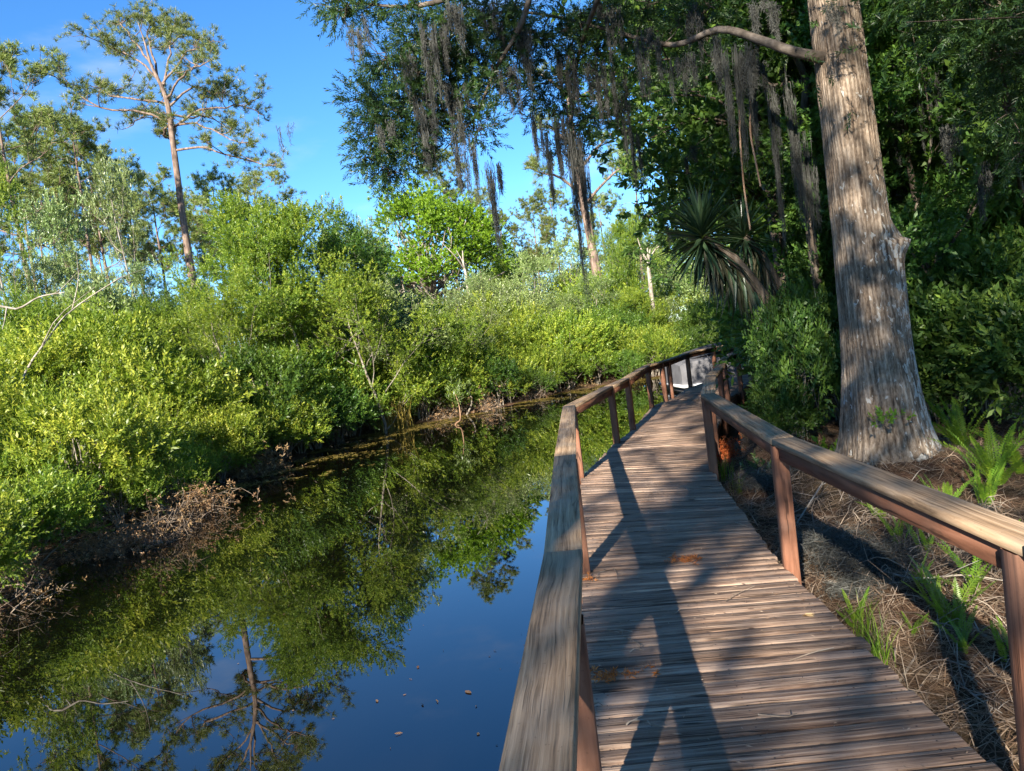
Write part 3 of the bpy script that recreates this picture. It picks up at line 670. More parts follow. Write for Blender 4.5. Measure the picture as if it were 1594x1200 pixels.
kind(link('crown', mk_mesh('crown', V - C0, Fq, MT['cyp'], False, rr), cyp), 'stuff')

# ------------------------------------------------------------------ spanish moss
def moss_mesh(seed, L, W, strands, wisp=1.0):
    """A beard of curled grey strands that hangs from its top (origin) and thins towards its tip."""
    r = np.random.default_rng(seed); Vs, Fs, Rs = [], [], []
    nb = 12; base = 0
    ns = 6
    t = np.linspace(0, 1, nb)
    nc = max(1, int(round(W / .045))); cx = np.stack([np.linspace(-.5, .5, nc) * W + r.normal(0, W * .08, nc), r.normal(0, W * .22, nc)], -1)
    cl = r.uniform(.30, .92, nc); cl[r.integers(nc)] = 1.0; cw = r.uniform(.012, .030, nc); ct = r.uniform(0, .18, nc) * L; cd = r.uniform(.3, 1, nc); cd /= cd.sum()
    for k in range(strands):
        c_ = r.choice(nc, p=cd); l = L * cl[c_] * (1 - .75 * r.random() ** .6); x0, y0 = cx[c_]; z0 = -ct[c_] - r.random() * max(.001, L * cl[c_] - l) * .8
        prof = np.clip(1.25 - (t * l - z0) / (L * cl[c_] + .01), .12, 1.2); e0, e1 = r.normal(0, cw[c_], 2)
        ph = r.random(2) * 6.28; fr = r.uniform(2, 6); am = .007 * wisp
        x = x0 + e0 * prof + am * np.sin(ph[0] + fr * t * 3) + np.cumsum(r.normal(0, .0035, nb)); y = y0 + e1 * prof + am * np.cos(ph[1] + fr * t * 2.6) + np.cumsum(r.normal(0, .0035, nb))
        z = z0 - l * t
        a = r.random() * 6.28; w = .0036 * r.uniform(.5, 1.3) * (1 - .55 * t)
        s = np.stack([np.cos(a + t * 7) * w, np.sin(a + t * 7) * w, np.zeros(nb)], -1); c = np.stack([x, y, z], -1)
        Vs.append(np.stack([c - s, c + s], 1).reshape(-1, 3))
        i = np.arange(nb - 1)[:, None] * 2 + base; Fs.append(np.concatenate([i, i + 1, i + 3, i + 2], 1)); base += nb * 2; Rs.append(np.full(nb - 1, .25 + .5 * r.random()))
        # short curls off the strand
        for q in range(ns):
            j = r.integers(1, nb); dd = rdir(1, r)[0] * [1, 1, .8] + [0, 0, -.55]; ll = r.uniform(.015, .05)
            p0 = c[j]; p1 = p0 + dd * ll; sd = np.cross(dd, [.3, .5, .1]); sd = sd / (np.linalg.norm(sd) + 1e-6) * .0018
            Vs.append(np.array([p0 - sd, p0 + sd, p1 + sd * .5, p1 - sd * .5])); Fs.append(np.array([[0, 1, 2, 3]]) + base); base += 4; Rs.append(np.array([r.random()]))
    return mk_mesh('spanish_moss', np.concatenate(Vs), np.concatenate(Fs), MT['moss'], False, np.concatenate(Rs))
MOSS = [  # x, top y, bottom y, distance, width in metres, strands, label
 (548,25,100,8.7,.10,26,'thin pale moss wisp at the far left end of the boughs'),
 (572,20,70,8.7,.06,12,'short thin moss strand beside the leftmost wisp'),
 (632,70,150,8.9,.10,22,'narrow moss strand left of the sunlit beard'),
 (668,30,165,8.8,.26,110,'sunlit tan moss beard high on the left boughs'),
 (598,185,228,8.9,.14,36,'small grey moss tuft in the left cypress foliage'),
 (655,110,235,9.0,.26,90,'grey moss beard in the thick of the left cypress foliage'),
 (662,175,275,9.0,.2,70,'dark moss beard below the left cypress foliage'),
 (705,120,215,9.0,.24,80,'broad moss beard right of the left cypress foliage'),
 (708,180,285,9.0,.13,42,'narrow moss beard hanging before the bright green tree'),
 (735,190,290,9.0,.08,22,'thin dark moss strand over the bright green tree'),
 (725,225,310,9.0,.05,12,'very thin moss strand over the bright green crown'),
 (768,243,378,8.9,.13,70,'long dark moss rope hanging alone against blue sky'),
 (790,90,180,9.0,.2,60,'moss beard in the middle boughs above the lone rope'),
 (810,20,120,8.9,.22,70,'moss beard high in the middle boughs'),
 (838,170,295,9.4,.16,60,'moss beard left of the long pair'),
 (868,150,330,9.5,.2,90,'long grey moss beard left of the red pine trunk'),
 (890,190,425,9.6,.13,80,'longest black moss rope in front of the red pine trunk'),
 (902,215,350,9.6,.10,40,'dark moss strand right of the longest rope'),
 (880,60,170,9.4,.24,70,'moss beard in the upper middle boughs'),
 (925,80,190,9.5,.2,60,'moss beard right of the upper middle boughs'),
 (960,100,235,9.6,.16,60,'moss beard over the thin pine'),
 (985,190,280,10.4,.1,36,'small moss beard above the right thin pine'),
 (1005,40,150,9.0,.24,80,'broad moss beard near the end of the bare limb'),
 (1060,80,150,8.7,.26,70,'moss fringe under the end of the bare limb'),
 (1080,0,100,8.8,.2,60,'moss beard above the end of the bare limb'),
 (1143,50,235,8.2,.36,230,'great brown moss beard under the bare limb'),
 (1170,70,210,8.5,.2,70,'moss beard behind the great brown one'),
 (1215,90,330,9.0,.26,90,'long dim moss curtain left of the great trunk'),
 (1250,200,420,9.4,.22,80,'dim moss curtain close behind the great trunk'),
 (1185,-10,60,8.2,.3,70,'moss beard above the bare limb by the trunk'),
 (1295,0,45,7.3,.09,22,'small pale moss tuft on the bark of the great trunk'),
 (1480,190,260,8.0,.16,40,'grey moss wisp in the right hand foliage'),
 (1440,80,220,10.5,.24,60,'moss beard between the right hand trunks'),
 (1530,240,330,9.5,.18,44,'moss beard low in the right hand foliage'),
 (1390,150,260,11,.2,50,'dim moss beard right of the great trunk'),
 (700,-5,70,8.7,.22,60,'moss beard at the very top of the left boughs'),
 (760,0,80,9,.2,50,'moss beard at the top between left and middle boughs'),
 (945,-5,80,9.2,.24,60,'moss beard at the top above the thin pine'),
 (1045,340,378,11.5,.14,26,'moss wisp on the leafy bough left of the yucca'),
 (1072,225,300,11.5,.14,34,'moss wisp above the leafy bough left of the yucca')]
for n_, (x, y0, y1, d, w, st, lab) in enumerate(MOSS):
    d -= .3; a = PD(x, y0, d); b = PD(x, y1, d); L = a[2] - b[2]
    o = link('spanish_moss', moss_mesh(100 + n_, L * 1.15, w * .8, int(st * 2.3)), None, a); tag(o, lab, 'moss', 'spanish moss hanging from the boughs')
o = link('spanish_moss', moss_mesh(190, .40, .09, 16), None, PD(440, 183, 8.6)); tag(o, 'tiny dark wisp of moss adrift in open sky', 'moss')

# ------------------------------------------------------------------ pines
def main_pine():
    d = 52.; r = np.random.default_rng(5)
    zc = lambda x, y, dd=0.: PD(x / 2.608, y / 2.608, d + dd)
    base = zc(690 * 0 + 812, 1330)
    tr = spline([np.array([base[0], base[1], 0]) * [1, 1, 1], zc(790, 1200), zc(745, 900), zc(705, 600), zc(682, 430), zc(655, 350), zc(612, 260), zc(590, 180), zc(560, 90)], 26)
    root = np.array([tr[0][0], tr[0][1], gz(tr[0][0], tr[0][1])]); tr[0][2] = root[2] - .2
    br = [(tr, np.interp(np.linspace(0, 1, 26), [0, .5, .75, 1], [.27, .165, .09, .02]), 0)]
    LB_ = [[(690,500),(600,460),(430,440),(330,390),(270,330),(235,262)], [(700,520),(800,450),(900,435),(1000,430),(1070,470)], [(715,610),(830,600),(930,630),(1050,665),(1130,680)],
           [(690,490),(640,462),(560,485),(505,525)], [(672,400),(740,310),(800,270),(870,240)], [(650,340),(600,270),(520,225),(440,180),(395,110)], [(640,320),(615,200),(600,120),(640,75)],
           [(665,345),(690,230),(690,130),(730,95)], [(690,430),(780,350),(870,380),(960,360)], [(690,425),(560,400),(450,385),(370,345)], [(700,515),(760,500),(850,520),(950,570),(1040,580)],
           [(655,345),(740,240),(800,190),(850,200)], [(620,270),(560,180),(500,110),(480,85)], [(690,500),(660,545),(690,560),(640,540)], [(690,470),(780,480),(860,480),(900,520)]]
    lim = []
    for q in LB_:
        dz = r.normal(0, 1.6) ; n = len(q)
        P_ = [zc(x, y, dz * (i / (n - 1)) * 1.2) for i, (x, y) in enumerate(q)]
        lim.append((spline(P_, 12) + np.vstack([[0, 0, 0], r.normal(0, .06, (11, 3))]), np.linspace(.085, .02, 12), 1)); mainl = lim[-1][0]
        for z in range(3):                 # a few limbs go towards and away from the viewer
            i = r.integers(4, 9); s = mainl[i]; a = nrm(np.array([[r.normal(0, .6), r.normal(0, .8), r.uniform(-.1, .5)]]))[0]; l = r.uniform(1.0, 2.2)
            lim.append((spline([s, s + a * l * .5 + r.normal(0, .15, 3), s + a * l + [0, 0, .2]], 6), np.linspace(.035, .014, 6), 1))
    tp, td, tw = [], [], []
    pine_twigs(r, lim, tw, tp, td, dens=.85, sc=1.0)
    t_, l_ = branch_meshes(br + lim + tw, MT['bark_pine'], (12, 6, 3, 3))
    c_ = needles(np.array(tp), np.array(td), r, 30, .34, .026, MT['pine'])
    for me in (t_, l_, c_): me.transform(Matrix.Translation(-Vector(root)))
    o = thing('pine_tree', 'tallest pine with long bare trunk and open crown against the sky', 'pine', root)
    link('trunk', t_, o); link('limbs', l_, o); kind(link('crown', c_, o), 'stuff')
main_pine()
PK = [pine_tree(11, 20, .62, .20, 12, .20, (.02, 0)), pine_tree(12, 20, .50, .19, 15, .17, (-.03, .02)), pine_tree(13, 18, .70, .17, 9, .19, (.04, 0)), pine_tree(14, 20, .66, .2, 11, .15, (0, .03), per=34)]
for k, x, y, d, lab, rz in (
 (1, -12, 45, 40, 'pine cut by the left edge of the picture', .4), (0, 105, 160, 48, 'forked grey pine left of the tallest pine', 2.1), (3, 62, 175, 50, 'pine with dark flat crown near the left edge', 4.0),
 (2, 30, 250, 46, 'short pine low at the left edge', 1.0), (1, 322, 268, 62, 'slim pine close to the right of the tallest pine', 3.0), (0, 228, 255, 64, 'pine with bushy crown just left of the tallest pine', 5.2), (2, 375, 255, 70, 'small round-crowned pine right of the tallest pine', .2),
 (3, 690, 225, 58, 'bare-limbed pine behind the bright green tree', 1.4), (1, 822, 305, 66, 'round-crowned pine between the bright tree and the red trunk', 2.7), (2, 968, 190, 56, 'thin pine right of the red-trunked pine', 5.6), (0, 1068, 240, 60, 'pale pine glimpsed left of the yucca', .8),
 (2, 150, 300, 75, 'far small pine behind the grey-leaved trees', 3.3), (0, 20, 190, 55, 'dark-crowned pine low at the left edge', 2.9), (1, 140, 215, 58, 'pine with layered crown between the forked and the tallest pine', .3), (3, 205, 290, 70, 'distant pine left of the tall trunk', 1.9), (0, 285, 300, 80, 'distant pine behind the tall trunk', 5.0), (2, 340, 325, 78, 'distant thin pine right of the tall trunk', 4.2), (0, 735, 300, 70, 'distant pine behind the right of the bright green tree', 3.7), (3, 860, 290, 75, 'distant pine left of the red trunk', .9), (1, 935, 300, 78, 'distant pine right of the red trunk', 1.2), (3, 770, 330, 85, 'far pine beside the bright green tree', 4.4), (1, 1010, 330, 84, 'far pine over the end of the canal', 2.2)):
    xy, H = top(x, y, d); put_tree(PK[k], 'pine_tree', lab, 'pine', xy, H, rz, 'pines beyond the thicket')
def red_pine():
    d = 50.; r = np.random.default_rng(8)
    tr = spline([PD(975, 640, d), PD(930, 430, d), PD(915, 350, d), PD(900, 285, d), PD(890, 200, d), PD(880, 110, d)], 16)
    root = np.array([tr[0][0], tr[0][1], gz(tr[0][0], tr[0][1])]); tr[0][2] = root[2] - .2
    br = [(tr, np.linspace(.36, .10, 16), 0)]; lim = []
    for q in ([(905,325),(935,290),(965,262),(990,255)], [(902,300),(870,275),(845,270),(825,262)], [(898,270),(930,230),(960,200)], [(893,230),(860,200),(830,190)], [(885,160),(920,140),(950,120)], [(884,150),(850,120),(820,110)], [(880,115),(890,70),(900,40)]):
        lim.append((spline([PD(x, y, d + r.normal(0, .8) * i) for i, (x, y) in enumerate(q)], 8), np.linspace(.11, .03, 8), 1))
    tp, td, tw = [], [], []; pine_twigs(r, lim, tw, tp, td, .9)
    t_, l_ = branch_meshes(br + lim + tw, MT['bark_pine'], (12, 6, 3, 3)); c_ = needles(np.array(tp), np.array(td), r, 30, .34, .026, MT['pine'])
    for me in (t_, l_, c_): me.transform(Matrix.Translation(-Vector(root)))
    o = thing('pine_tree', 'leaning pine with reddish sunlit trunk behind the moss ropes', 'pine', root)
    link('trunk', t_, o); link('limbs', l_, o); kind(link('crown', c_, o), 'stuff')
red_pine()

# ------------------------------------------------------------------ broadleaf trees of the far bank
TK = [broad_tree(21, 8, mat=MT['shrub_c'], rad=.10, leafL=.085, leafW=.036, nl=13), broad_tree(22, 8, mat=MT['grey'], rad=.08, per=2, spread=.26, slender=.95, low=.35, leafW=.034, leafL=.105), broad_tree(23, 8, mat=MT['shrub_b'], rad=.09, slender=1.15, low=.12, leafL=.085, leafW=.034, nl=13), broad_tree(24, 8, mat=MT['grey'], rad=.075, per=1, spread=.2, nl=13, slender=.8, low=.42, leafL=.11, leafW=.036), broad_tree(25, 8, mat=MT['shrub_a'], rad=.08, slender=1.1, low=.15, per=5, leafL=.085, leafW=.034)]
TREES = [ # kind, x, top y, distance, label, material, width
 (0, 455, 296, 23.5, 'tall dense green tree cloaked in leaves left of centre', 'shrub_b', 1.0), (2, 415, 345, 22.5, 'leafy green tree at the left shoulder of the tall dense tree', 'shrub_b', .9), (0, 500, 345, 25.5, 'dark leafy tree at the right shoulder of the tall dense tree', 'shrub_c', .8),
 (3, 522, 345, 27, 'silvery-leaved tree behind the tall dense tree', 'grey', .8), (4, 350, 430, 20, 'yellow-green leafy sapling left of the tall dense tree', 'shrub_a', 1.1), (4, 560, 400, 21.5, 'yellow-green tree with twisted pale limbs at centre', 'shrub_a', 1.1), (1, 610, 430, 24, 'silvery tree right of the twisted pale limbs', 'grey', 1.1), (1, 690, 455, 26, 'grey-green tree behind the water-edge bushes at centre', 'grey', 1.2),
 (1, 120, 385, 30, 'grey-leaved slender tree under the forked pine', 'grey', .8), (3, 188, 240, 36, 'tall thin pale tree left of the tallest pine', 'grey', .5), (1, 250, 400, 32, 'grey-leaved tree just left of the tall pine trunk', 'grey', .9), (3, 35, 300, 30, 'tall pale-leaved tree at the left edge', 'grey', .6), (3, -8, 240, 24, 'leafy tree cut by the left edge', 'shrub_b', .6), (1, 60, 395, 26, 'grey-green tree low at the left edge', 'grey', 1.0),
 (1, 170, 430, 25, 'olive tree in the middle of the left thicket', 'grey', 1.1), (2, 280, 440, 24, 'dark green bushy tree at the foot of the tall pine', 'shrub_c', 1.1), (2, 225, 470, 22, 'green bushy tree in the left thicket', 'shrub_b', 1.2), (4, 90, 470, 20, 'olive-green sapling with bare stems in the left thicket', 'grey', 1.2), (2, 20, 450, 18, 'green sapling at the left edge of the thicket', 'shrub_b', 1.0),
 (1, 800, 395, 42, 'pale grey tree under the round-crowned pine', 'grey', 1.0), (1, 760, 420, 38, 'grey-green tree right of the bright tree', 'grey', 1.0), (3, 865, 370, 44, 'slim grey tree left of the red pine trunk', 'grey', .8), (0, 962, 325, 38, 'vine-wrapped conical tree right of the red pine trunk', 'shrub_b', .55), (1, 905, 430, 36, 'grey-green tree at the foot of the red pine', 'grey', 1.2), (1, 1010, 385, 40, 'grey-green tree left of the yucca', 'grey', 1.0), (0, 1000, 445, 35, 'dark leafy tree beyond the end of the canal', 'shrub_b', 1.2),
 (1, 850, 455, 34, 'olive tree above the middle bushes', 'grey', 1.3), (4, 770, 490, 31, 'yellow-green tree above the middle bushes', 'shrub_a', 1.3), (4, 945, 480, 35, 'yellow-green tree above the far bushes', 'shrub_a', 1.3), (1, 730, 425, 33, 'grey leafy tree below the bright green tree', 'grey', 1.1), (4, 1060, 450, 40, 'yellowish tree behind the yucca blades', 'shrub_a', 1.2), (4, 1110, 470, 42, 'yellowish tree beyond the covered boat', 'shrub_a', 1.4), (2, 660, 480, 25, 'green tree leaning out behind the centre bushes', 'shrub_b', 1.1)]
for k, x, y, d, lab, mt, wd_ in TREES:
    xy, H = top(x, y, d); put_tree(TK[k], 'leafy_tree', lab, 'tree', xy, H, None, 'trees of the far bank thicket', MT[mt], wide=wd_)
def bright_oak():
    r = np.random.default_rng(17); tips = []; a, b = MB(), MB()
    tr = spline([(0, 0, -.3), (-.2, 0, 2.0), (.3, .1, 4.2), (-.3, .1, 6.0)], 10); a.tube(tr, np.linspace(.42, .26, 10), 9)
    n = 74; d = rdir(n, r); d[:, 2] = np.abs(d[:, 2]) * 1.1 - .28; d = nrm(d)
    c = d * np.array([4.9, 4.6, 4.6]) * r.uniform(.6, 1.0, (n, 1)) * (.86 + .3 * vnoise(d[:, 0] * 2 + 3, d[:, 1] * 2 + 1, d[:, 2] * 2))[:, None] + [0, 0, 7.6]
    for k in range(n):
        q = tr[r.integers(5, 10)]; m1 = q + (c[k] - q) * .35 + r.normal(0, .5, 3); m2 = q + (c[k] - q) * .7 + r.normal(0, .5, 3)
        b.tube(spline([q, m1, m2, c[k]], 9), np.linspace(.14 if k % 5 == 0 else .06, .02, 9), 5)
        for z in range(5): tips.append((c[k] + r.normal(0, .42, 3), d[k], 1))
    cr = tip_foliage(tips, r, 13, .6, 12, .16, .08, MT['oak'])
    return dict(trunk=a.mesh('trunk', MT['bark_grey']), limbs=b.mesh('limbs', MT['bark_grey']), crown=cr, H=zmax(cr))
OK_ = bright_oak()
xy, H = top(650, 280, 54); put_tree(OK_, 'oak_tree', 'bright lime-green spreading tree in the middle distance', 'tree', xy, H, .6, wide=1.12)
r2 = np.random.default_rng(77)
for k in range(26):                      # the wood that closes the view
    x = -80 + k * 54 + r2.normal(0, 12); d = r2.uniform(70, 95)
    hz = 530 - (x - 797) * .124
    xy, H = top(x, hz - r2.uniform(95, 150), d); put_tree(TK[[0, 1, 2][k % 3]], 'far_tree', 'far ' + ('grey-green' if k % 3 else 'green') + ' tree of the far wood ' + zone(x).replace('near', 'above').replace('below', 'behind'), 'tree', xy, H, None, 'trees of the far wood', MT['grey' if k % 3 else 'shrub_b'], wide=1.5)

# ------------------------------------------------------------------ shrubs of the far bank
SK = [shrub_meshes(41 + i, mat=MT['shrub_a']) for i in range(4)] + [shrub_meshes(51 + i, 1.9, 2.6, 88, 18, 17, .085, .033, MT['shrub_b']) for i in range(3)]
def put_shrub(k, name, label, x, y, s, group, mat=None, z=None, rz=None, tilt=(0, 0)):
    o = thing(name, label, 'shrub', (x, y, gz(x, y) if z is None else z), random.random() * 6.28 if rz is None else rz, group, s)
    o.rotation_euler[0], o.rotation_euler[1] = tilt
    link('stems', SK[k][1], o); c = kind(link('foliage', SK[k][0], o), 'stuff')
    if mat: c.material_slots[0].link = 'OBJECT'; c.material_slots[0].material = MT[mat]
    return o
def along(poly, step):
    seg = np.linalg.norm(np.diff(poly, axis=0), axis=1); s = np.concatenate([[0], np.cumsum(seg)]); t = np.arange(0, s[-1], step)
    p = np.stack([np.interp(t, s, poly[:, 0]), np.interp(t, s, poly[:, 1])], -1); e = np.stack([np.interp(t + .3, s, poly[:, 0]), np.interp(t + .3, s, poly[:, 1])], -1)
    d = nrm(e - p + 1e-9); return p, np.stack([-d[:, 1], d[:, 0]], -1)
LBV = LB[2:-1]
ROWS = [(.95, .35, .62, 'low shrub overhanging the water', 'shrubs at the edge of the far bank', 4), (1.25, 1.15, .95, 'shrub just behind the water edge', 'shrubs behind the water edge', 4), (1.5, 2.5, 1.2, 'shrub on the bank slope', 'shrubs on the far bank', 4), (2.0, 4.2, .95, 'big bush in the thicket', 'big bushes of the far bank', 7), (2.7, 6.6, 1.15, 'tall bush at the back of the thicket', 'tall bushes of the far bank', 7), (3.6, 9.5, 1.35, 'tall bush deep in the far wood', 'bushes deep in the far wood', 7)]
for ri, (step, off, sz, lab, grp, hi) in enumerate(ROWS):
    pp, nn = along(LBV, step)
    for j, (p, n) in enumerate(zip(pp, nn)):
        q = p + n * (off + r2.normal(0, .3)) + r2.normal(0, .18, 2)
        if canal_sd(np.array([q[0]]), np.array([q[1]]))[0] < -.1: q = p + n * off
        left = q[1] < 17
        s = sz * r2.uniform(.65, 1.4)
        if ri < 2 and not left: s *= 1.25
        u = r2.random()
        mt = ('shrub_a' if u < .5 else 'shrub_b') if left else ('shrub_b' if u < .5 else 'shrub_a' if u < .7 else 'shrub_c')
        if ri >= 4: mt = 'shrub_b' if u < .4 else 'grey' if u < .75 else 'shrub_a'
        if q[1] < 5.5: continue
        pxx = px_of(q[0], q[1])[0]
        if pxx < -160 or pxx > 1350: continue
        k = r2.integers(0, 4) if hi == 4 else r2.integers(4, 7)
        put_shrub(int(k), 'leafy_shrub', TONE[mt] + ' ' + lab + ' ' + zone(pxx), q[0], q[1], s, grp, mt, tilt=(r2.normal(0, .1), r2.normal(0, .1)))

# ------------------------------------------------------------------ dead brush, bare branches, grass and floating weed at the far bank
def brush_mesh(seed, R=1.0, n=120, leaves=500):
    r = np.random.default_rng(seed); m = MB(); ends = []
    for k in range(n):
        b = np.array([r.normal(0, .28), r.normal(0, .28), -.1]) * R; a = nrm(np.array([[r.normal(), r.normal(), abs(r.normal()) * .75 + .1]]))[0]; l = R * r.uniform(.5, 1.15)
        e = b + a * l; mid = (b + e) / 2 + r.normal(0, .14 * l, 3); e = e - [0, 0, .25 * l * r.random()]
        p = spline([b, mid, e], 6); m.tube(p, np.linspace(.008, .002, 6) * r.uniform(.5, 1.5), 3)
        for q in range(3):
            i = r.integers(2, len(p)); s = p[i]; t = s + rdir(1, r)[0] * l * r.uniform(.12, .35); m.tube(spline([s, (s + t) / 2 + r.normal(0, .03, 3), t], 4), np.linspace(.005, .002, 4), 3); ends.append(t)
        ends.append(e)
    E = np.array(ends); i = r.integers(0, len(E), leaves)
    V, Fq, rr = sprigs(E[i] + r.normal(0, .05, (leaves, 3)), rdir(leaves, r), np.full(leaves, .06), 4, .06, .026, r, curl=.5)
    return m.mesh('twigs', MT['twig']), mk_mesh('dry_leaves', V, Fq, MT['dry'], False, rr)
BK = [brush_mesh(61, 1., 120, 500), brush_mesh(62, 1., 90, 1000), brush_mesh(63, 1., 150, 200)]
for k, x, y, s, lab in ((2, 15, 905, .6, 'tangle of pale dead twigs at the left edge of the water'), (0, -40, 950, .6, 'dead twig pile cut by the left edge'), (1, 345, 748, .95, 'rust-brown dead bush at the water edge'), (1, 300, 800, .6, 'small brown dead bush left of the rust-brown one'), (0, 245, 835, .6, 'dry tangle hanging under the yellow-green shrubs'), (1, 175, 860, .5, 'low dry brush in shade under the left shrubs'), (0, 440, 700, 1.0, 'grey-brown heap of dead branches at the bank'), (2, 495, 690, .8, 'bare twig heap right of the grey-brown heap'), (1, 400, 735, .6, 'brown leafy deadwood between the heaps'), (2, 600, 668, .7, 'dead twigs at the foot of the centre bushes'), (0, 740, 640, .7, 'dead twigs in the dark under the middle bushes'), (0, 690, 650, .6, 'thin dead stems right of the grass clump'), (2, 830, 620, .7, 'dead twigs under the far bushes'), (1, 900, 603, .6, 'brown dead brush at the far bend')):
    p = PZ(x, y, .02); o = thing('dead_brush', lab, 'dead brush', (p[0], p[1], .02), random.random() * 6, 'dead brush along the far bank', s * (1.15 if k < 2 else .85))
    link('twigs', BK[k][0], o); kind(link('dry_leaves', BK[k][1], o), 'stuff')
def bare_branch(label, pts, r0, subs=5, mat='pale_wood', name='bare_branch', seed=0):
    r = np.random.default_rng(seed + 900)
    if name == 'bare_branch' and pts[0][2] > gz(pts[0][0], pts[0][1]) + .3:
        b0 = np.asarray(pts[0]); b1 = np.asarray(pts[1]); e = b0 - (b1 - b0) * .4; pts = [np.array([e[0], e[1], gz(e[0], e[1]) - .1])] + list(pts)
    P_ = spline(pts, 4 * len(pts)); n = len(P_); m = MB(); m.tube(P_, np.linspace(r0, r0 * .3, n), 7)
    L = np.linalg.norm(np.diff(P_, axis=0), axis=1).sum()
    for k in range(subs):
        i = r.integers(n // 3, n - 1); a = nrm((rdir(1, r)[0] + nrm((P_[i + 1] - P_[i])[None])[0])[None])[0]; l = L * r.uniform(.12, .3)
        m.tube(spline([P_[i], P_[i] + a * l * .5 + r.normal(0, .06 * l, 3), P_[i] + a * l], 6), np.linspace(r0 * .45, r0 * .12, 6), 5)
    c = P_[0].copy(); me = m.mesh(name, MT[mat]); me.transform(Matrix.Translation(-Vector(c)))
    return tag(link(name, me, None, c), label, 'branch')
bare_branch('long bare grey branch leaning up through the left thicket', [PD(30, 610, 15), PD(80, 520, 15.5), PD(115, 480, 15.7), PD(190, 430, 16)], .028, 4, seed=1)
bare_branch('crooked white branch at the left edge', [PD(-30, 505, 15), PD(30, 480, 15.2), PD(62, 462, 15.4), PD(100, 455, 15.5)], .032, 2, seed=2)
bare_branch('white leaning stem below the tall dense tree', [PD(465, 545, 21.6), PD(450, 500, 21.8), PD(432, 455, 22), PD(415, 425, 22.2)], .04, 2, seed=4)
bare_branch('thick twisted pale limb at the centre of the thicket', [PD(515, 575, 22.6), PD(540, 535, 22.6), PD(553, 520, 22.6), PD(556, 500, 22.6)], .06, 3, seed=5)
bare_branch('thin pale stem in the silvery tree', [PD(560, 520, 24.5), PD(555, 460, 24.6), PD(545, 425, 24.8), PD(520, 390, 25)], .03, 5, seed=6)
bare_branch('pale upright stem at the foot of the bright green tree', [PD(727, 440, 40), PD(722, 415, 40), PD(720, 390, 40)], .10, 2, seed=7)
bare_branch('broken pale snag left of the yucca', [PD(1012, 440, 36), PD(1009, 410, 36), PD(1012, 388, 36)], .12, 3, seed=8)
bare_branch('dead stick slanting out of the water at the left edge', [PZ(48, 940, -.05), PZ(25, 915, .12), PZ(5, 890, .5)], .010, 2, seed=10)
for k, (x, y) in enumerate(((650, 658), (668, 655), (684, 653), (720, 648))):
    p = PZ(x, y, .0); r3 = np.random.default_rng(k)
    bare_branch(['slanting bare stem under the centre bushes', 'left upright stem rising from the weed mats', 'right upright stem rising from the weed mats', 'stem in the dark under the middle bushes'][k], [p + [0, .3, -.2], p + [r3.normal(0, .15), .4, .6], p + [r3.normal(0, .3), .8, 1.7]], .035, 3, 'bark_grey', seed=20 + k)
p = PZ(705, 662, 0)                        # the little sapling standing in the weed
sap = thing('water_sapling', 'small crooked sapling with pale leaves standing in the weed', 'sapling', p)
m = MB(); sp_ = spline([(0, 0, -.2), (.10, 0, .05), (.22, .05, .12), (.24, .05, .5), (.18, .05, .85)], 12); m.tube(sp_, np.linspace(.03, .012, 12), 6); link('stem', m.mesh('stem', MT['vine']), sap)
q = r2.normal(0, .16, (26, 3)) + [.22, .05, .9]
V, Fq, rr = sprigs(q, nrm(q - [.22, .05, .6] + r2.normal(0, .1, (26, 3))), np.full(26, .16), 9, .11, .03, r2); kind(link('leaves', mk_mesh('leaves', V, Fq, MT['grey'], False, rr), sap), 'stuff')
def blades(n, R, L, W, r, mat, name='blades', lean=.5, seg=5):
    b = r.normal(0, R, (n, 2)); a = r.random(n) * 6.28; le = r.uniform(.15, lean, n); l = L * r.uniform(.55, 1.15, n)
    t = np.linspace(0, 1, seg)
    h = np.stack([np.cos(a), np.sin(a)], -1)
    xy = b[:, None] + h[:, None] * (le * l)[:, None, None] * (t ** 2)[None, :, None] * 1.3
    z = l[:, None] * (t - .35 * le[:, None] * t ** 3)
    c = np.concatenate([xy, z[..., None]], -1); s = np.concatenate([np.stack([-h[:, 1], h[:, 0]], -1), np.zeros((n, 1))], -1)[:, None] * (W * (1 - t ** 1.5 * .92) / 2)[None, :, None]
    V = np.stack([c - s, c + s], 2).reshape(-1, 3)
    i = (np.arange(n)[:, None] * seg + np.arange(seg - 1)[None]).reshape(-1, 1) * 2
    return mk_mesh(name, V, np.concatenate([i, i + 1, i + 3, i + 2], 1), mat, False, np.repeat(r.random(n), seg - 1))
for x, y, s, lab, mt in ((620, 668, 1.0, 'yellowing grass clump at the foot of the centre bushes', 'dry'), (600, 672, .8, 'dry grass tuft left of the yellowing clump', 'dry'), (985, 590, 1.1, 'tan grass tuft at the far bend of the canal', 'dry')):
    p = PZ(x, y, .02); o = thing('grass_clump', lab, 'grass', (p[0], p[1], .0), 0, 'grass clumps at the far bank', s); link('blades', blades(160, .16, 1.0, .018, r2, MT['weed']), o)
